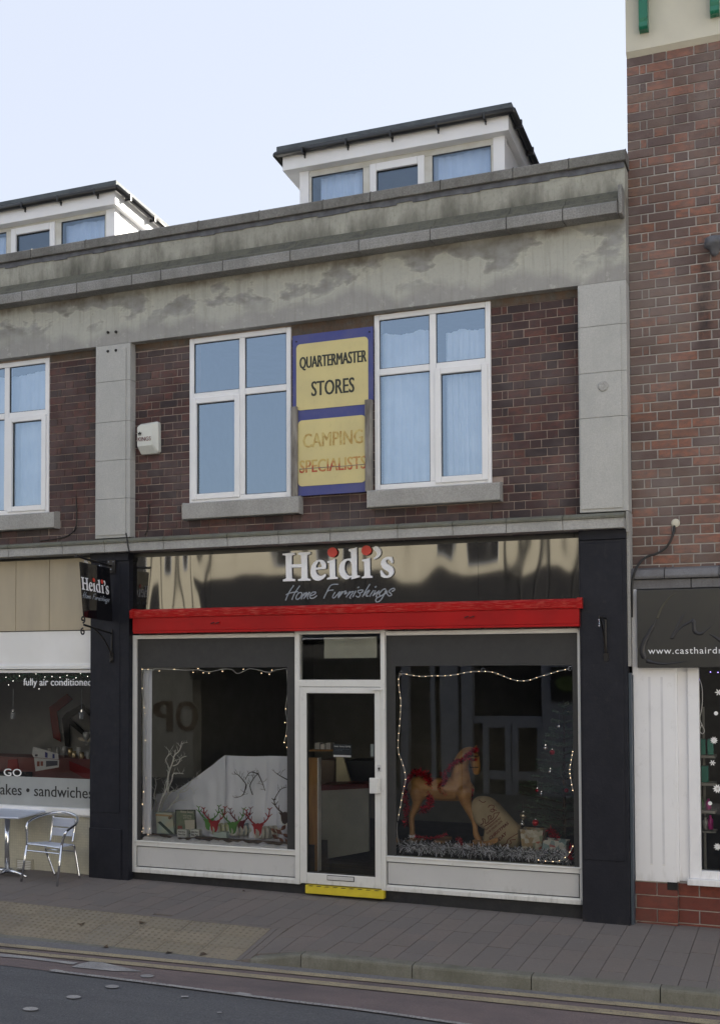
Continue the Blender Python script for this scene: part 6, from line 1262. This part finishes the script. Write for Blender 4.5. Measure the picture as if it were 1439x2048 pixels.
tinsel('painted_glint_tinsel', 'silver tuft at the hind hoof of the rocking horse', [hp(150, 1540, .36), hp(200, 1545, .36), hp(240, 1540, .36)], .03, 180, M['glint'], wd=.0016)
m1 = MB(); m1.box(-3.73, -1.99, .085, .11, .40, .428); tag(build('pale_batten', m1, mat('raw_pine_batten', (.40,.36,.20), None, .7)), 'thin pale batten along the foot of the right display glass', 'batten')
# sack
SK = thing('christmas_sack', 'hessian sack printed in dark red leaning between horse and tubs', 'sack', at(1000, 1690, .45))
so_ = [(75,340),(88,290),(110,250),(150,222),(200,210),(250,210),(300,220),(360,250),(420,300),(480,365),(540,430),(600,500),(670,570),(735,640),(728,720),(720,800),(705,850),(680,885),(590,885),(500,872),(380,850),(280,830),(255,805),(245,770),(262,700),(265,640),(200,600),(150,555),(118,500),(90,430)]
so_ = [(930 + x/6.54, 1560 + y/6.54) for x, y in so_]; cx_, cy3 = sum(p[0] for p in so_)/len(so_), sum(p[1] for p in so_)/len(so_)
lay_ = [(1.0, 0), (.97, .05), (.9, .09), (.75, .125), (.5, .145), (.25, .15)]; mb = MB(); n = len(so_); 
for sgn in (-1, 1):
    b0 = len(mb.v)
    for s_, d in lay_:
        for px, py in so_: mb.v.append(tuple(at(cx_ + (px-cx_)*s_, cy3 + (py-cy3)*s_, .46) + Vector((0, sgn*d + .008*math.sin(px*.35)*math.cos(py*.3), 0))))
    for l in range(len(lay_)-1):
        for i in range(n): mb.f.append((b0+l*n+i, b0+l*n+(i+1) % n, b0+(l+1)*n+(i+1) % n, b0+(l+1)*n+i))
    mb.f.append(tuple(b0+(len(lay_)-1)*n+i for i in range(n)))
mb.m = [0]*len(mb.f)
b = NB('hessian'); b.col(b.mix(b.ramp(b.noise(7), [(.35, 0.0), (.65, 1.0)]), (.42,.34,.22), (.34,.275,.175))); wv = b.noise(420, detail=1); b.bump(wv, .5, .003); M['hessian'] = b.fin(.95, spec=.1)
build('hessian_bag', mb, M['hessian'], SK, smooth=True)
M['maroonink'] = mat('maroon_ink', (.15,.025,.02), None, .9)
def sktext(s, l, t, r, bt, w_=.01):
    A_, B_, C_ = at(l[0], l[1], .30), at(r[0], r[1], .30), at(t[0], t[1], .30)      # baseline start, baseline end, top of first letter
    def f(u, v, d): p = A_ + (B_-A_)*u + (C_-A_)*v; return (p.x, .292 + d, p.z)
    return text(s, A_.x, B_.x, A_.z, A_.z+.1, .3, M['maroonink'], SK, w_, fn=f)
s6 = lambda x, y: (930 + x/6.54, 1560 + y/6.54)
sktext('CHRISTMAS', s6(325,790), s6(308,755), s6(572,575), None, .02); sktext('DAY', s6(450,800), s6(430,760), s6(545,715), None, .02)
sktext('TO BE OPENED UNTIL', s6(283,718), s6(272,696), s6(490,545), None); sktext('THESE PRESENTS ARE NOT', s6(270,672), s6(260,650), s6(468,505), None)
m1 = MB()
for pts in ([(200,590),(240,560),(225,510),(260,520),(265,570),(310,540),(300,480),(340,470),(330,520),(370,490),(380,440),(440,430)], [(250,610),(330,560),(400,500),(450,420)], [(300,360),(330,330),(380,340),(370,380),(410,400)], [(470,870),(540,830),(560,780),(620,740),(690,700)], [(520,860),(600,830),(590,790),(660,780)], [(180,260),(230,295),(270,280)], [(330,400),(350,380),(380,400),(360,420),(330,410)]):
    m1.tube(smooth_path([Vector((at(*s6(*p), .3).x, .292, at(*s6(*p), .3).z)) for p in pts], 4), .0035, 5)
build('printed_flourish', m1, M['maroonink'], SK)
# gift tubs
b = NB('vintage_print_paper'); vr = b.new('ShaderNodeTexVoronoi'); vr.inputs['Scale'].default_value = 26; b.L(b.P(), vr.inputs['Vector'])
sp2 = b.new('ShaderNodeSeparateColor'); b.L(vr.outputs['Color'], sp2.inputs[0]); b.col(b.mix(b.ramp(b.noise(18, detail=5, dist=2), [(.3, 0.0), (.7, .6)]), b.ramp(sp2.outputs[0], [(0, (.42,.40,.33)), (.35, (.38,.05,.04)), (.5, (.50,.48,.42)), (.68, (.14,.20,.13)), (.8, (.30,.20,.10))], 'CONSTANT'), (.33,.28,.2))); M['vprint'] = b.fin(.6)
b = NB('teal_print_paper'); vr = b.new('ShaderNodeTexVoronoi'); vr.inputs['Scale'].default_value = 22; b.L(b.P(), vr.inputs['Vector'])
sp2 = b.new('ShaderNodeSeparateColor'); b.L(vr.outputs['Color'], sp2.inputs[0]); b.col(b.mix(b.ramp(b.noise(16, detail=5, dist=2), [(.3, 0.0), (.7, .5)]), b.ramp(sp2.outputs[0], [(0, (.12,.22,.24)), (.4, (.50,.49,.45)), (.7, (.34,.05,.05)), (.8, (.16,.25,.26))], 'CONSTANT'), (.36,.38,.36))); M['tprint'] = b.fin(.6)
def tub(lab, top, bot, m, y=.36, dep=.2):
    a = [at(px, py, y) for px, py in top]; c = [at(px, py, y) for px, py in bot]; d = Vector((.0, dep, 0))
    mb = MB(); o_ = [c[0], c[1], c[1]+d, c[0]+d]; t_ = [a[0], a[1], a[1]+d, a[0]+d]; i2 = [p + ((a[0]+a[1]+d)/2 + Vector((0,0,0)) - p)*.08 for p in t_]; fl = [p - Vector((0,0,.12)) for p in i2]
    mb.add(o_ + t_ + i2 + fl, [(0,1,5,4),(1,2,6,5),(2,3,7,6),(3,0,4,7),(3,2,1,0),(4,5,9,8),(5,6,10,9),(6,7,11,10),(7,4,8,11),(8,9,13,12),(9,10,14,13),(10,11,15,14),(11,8,12,15),(12,13,14,15)]); return tag(build('gift_tub', mb, m), lab, 'tub', 'printed gift tubs')
tub('tall printed gift tub beside the hessian sack', [(1039, 1659), (1085, 1662)], [(1044, 1708), (1081, 1708)], M['vprint'])
tub('low teal and red printed gift tub at the right', [(1086, 1680), (1133, 1684)], [(1080, 1712), (1120, 1716)], M['tprint'], .28, .16)
# tree
random.seed(14)
CT = thing('christmas_tree', 'small real fir tree hung with baubles at the right of the right display', 'tree', at(1128, 1700, .78))
ty = .80; tb_, tt_ = at(1128, 1702, ty), at(1127, 1402, ty)
build('trunk', MB().tube([tb_, tb_.lerp(tt_, .5), tt_], [.022, .014, .004], 8), bk, CT)
br_, nd = MB(), MB()
def needles(p, d, n, l):
    for _ in range(n):
        s_ = Vector((rnd(-1,1), rnd(-1,1), rnd(-.6,1))).normalized(); v = (s_ + d*.6).normalized()*l; t = v.orthogonal().normalized()*.0016; nd.add([p - t, p + t, p + v], [(0, 1, 2)])
H0 = (tt_-tb_).z
for k in range(17):
    h_ = .10 + .86*k/16; L_ = .52*(1-h_)**.85 + .05; base = tb_.lerp(tt_, h_)
    for j in range(7 if k < 14 else 5):
        a = 6.283*(j/7) + k*1.1 + rnd(-.25, .25); d = Vector((math.cos(a), math.sin(a)*.8, rnd(.05, .35))).normalized(); l = L_*rnd(.75, 1.1); pts = [base]
        if base.y + d.y*l < .25: l = max(.1, (.25-base.y)/d.y)
        if base.x + d.x*l > -1.93: l = min(l, max(.06, (-1.93-base.x)/d.x if d.x > 0 else l))
        for i in range(1, 6): pts.append(base + d*l*i/5 + Vector((0,0,-.04*(i/5)**2*l)))
        br_.tube(pts, [.006, .005, .004, .003, .003, .002], 4)
        for i in range(1, 12):
            p = base + d*l*i/11; needles(p, d, 16, .026)
            if i > 2 and i % 2: 
                s_ = d.cross(Vector((0,0,1))).normalized()*(1 if i % 4 == 1 else -1); tl2 = l*.35*(1-i/14)
                for e in range(1, 5): needles(p + (s_+d*.8).normalized()*tl2*e/4, (s_+d).normalized(), 9, .024)
for i in range(26): needles(tb_.lerp(tt_, .8 + .2*i/26), Vector((0,0,1)), 10, .024)
build('branches', br_, bk, CT); f_ = build('needles', nd, mat('fir_needles', (.075,.12,.075), (.11,.15,.10), .6, scale=8), CT, stuff=True)
M['glassball'] = mat('silver_glass_ball', (.75,.77,.80), (.6,.62,.66), .08, 1.0); M['redball'] = mat('red_glitter_ball', (.55,.02,.03), (.35,.01,.02), .3, .4, scale=90); M['goldball'] = mat('champagne_ball', (.60,.52,.38), (.4,.34,.25), .25, .8, scale=60)
for px, py, r_, m, yy, lab in ((1117, 1453, .026, 'glassball', .5, 'topmost silver bauble near the tip of the tree'), (1090, 1496, .024, 'glassball', .45, 'silver bauble left of the upper red one'), (1103.5, 1505, .026, 'redball', .5, 'upper red bauble beside a silver one'), (1099.5, 1543, .024, 'glassball', .45, 'silver bauble below the upper red one'), (1073.5, 1581, .018, 'redball', .5, 'small red bauble on the left branches of the tree'), (1082, 1588, .018, 'glassball', .5, 'small silver bauble next to the small red one'), (1132, 1581, .022, 'redball', .45, 'red bauble at the right by the rope light'), (1046, 1632, .036, 'goldball', .4, 'patterned champagne bauble low at the left of the tree'), (1043.5, 1648, .024, 'glassball', .38, 'silver bauble under the champagne one'), (1070, 1646, .032, 'redball', .4, 'lowest and largest red bauble above the tall tub')):
    q = at(px, py, yy); t = thing('bauble', lab, 'bauble', q, 'baubles on the tree')
    build('ball', MB().ball(q, r_, 16, 10), M[m], t, smooth=True); build('cap', MB().lathe((q.x, q.y, q.z + r_*.9), [(.008, 0), (.008, .012), (.003, .016)], 8), M['steel'], t)
    build('thread', MB().tube([(q.x, q.y, q.z + r_ + .01), (q.x+.004, q.y, q.z + r_ + .085)], .0014, 4), M['steel'], t)
# rope light
c4 = lambda pts: [(770 + x/3.5925, 1250 + y/3.5925) for x, y in pts]
rp = c4([(90,1410),(105,1330),(130,1190),(147,1110),(130,1010),(100,930),(92,850),(105,700),(112,560),(102,470),(96,400),(112,352),(180,360),(260,370),(350,366),(430,366),(510,357),(580,342),(690,334),(770,340),(830,360),(900,388),(960,402),(1030,398),(1100,375),(1180,352),(1250,330),(1325,315)])
P_ = smooth_path([at(px, py, .082) for px, py in rp], 6)
RL = thing('rope_light', 'white rope light stuck in waves round the top and left of the right display glass', 'rope light', P_[0])
build('rope', MB().tube(P_, .006, 6), mat('milky_tube', (.42,.42,.44), None, .3), RL, smooth=True)
acc = 0; m1s = []
for a, b_ in zip(P_, P_[1:]):
    acc += (b_-a).length
    if acc > .056: acc = 0; build('bulb', MB().ball(b_ - Vector((0, .006, 0)), .0028, 8, 6), M['bulb'], RL)
P_ = smooth_path([at(px, py, .082) for px, py in c4([(1347,910),(1335,970),(1325,1040),(1330,1100),(1347,1190)])], 6); R2 = thing('rope_light', 'short white rope light curve at the right edge of the right display glass', 'rope light', P_[0])
build('rope', MB().tube(P_, .0055, 6), bpy.data.materials['milky_tube'], R2, smooth=True)
for p in P_[::3]: build('bulb', MB().ball(p - Vector((0, .006, 0)), .0028, 8, 6), M['bulb'], R2)
P_ = smooth_path([at(px, py, .09) for px, py in c4([(1347,1590),(1310,1655),(1250,1695),(1180,1700),(1100,1690)])], 6); R3 = thing('rope_light', 'rope light end running through the tinsel at the lower right of the right display', 'rope light', P_[0])
build('rope', MB().tube(P_, .0055, 6), bpy.data.materials['milky_tube'], R3, smooth=True)
for p in P_[::4]: build('bulb', MB().ball(p - Vector((0, .006, 0)), .0028, 8, 6), M['bulb'], R3)
P_ = smooth_path([at(px, py, .082) for px, py in c4([(88,1420),(84,1480),(92,1550),(112,1600)])], 6); R4 = thing('rope_light', 'lowest left piece of rope light by the silver tinsel', 'rope light', P_[0])
build('rope', MB().tube(P_, .005, 6), bpy.data.materials['milky_tube'], R4, smooth=True)
for px, py, lab in ((801, 1347, 'clear suction hook at the top left corner of the right display glass'), (965.5, 1340, 'clear suction hook in the middle over the rope light'), (1139, 1337, 'clear suction hook at the top right corner of the right display glass')):
    q = at(px, py, .075); m1 = MB(); m1.tube([(q.x + .018*math.cos(t), .078, q.z + .018*math.sin(t)) for t in [6.283*i/14 for i in range(15)]], .003, 5, False); m1.tube([(q.x, .07, q.z+.008), (q.x+.004, .066, q.z-.008), (q.x-.004, .066, q.z-.012)], .003, 5)
    tag(build('suction_hook', m1, M['steel']), lab, 'hook', 'suction hooks on the right display glass')
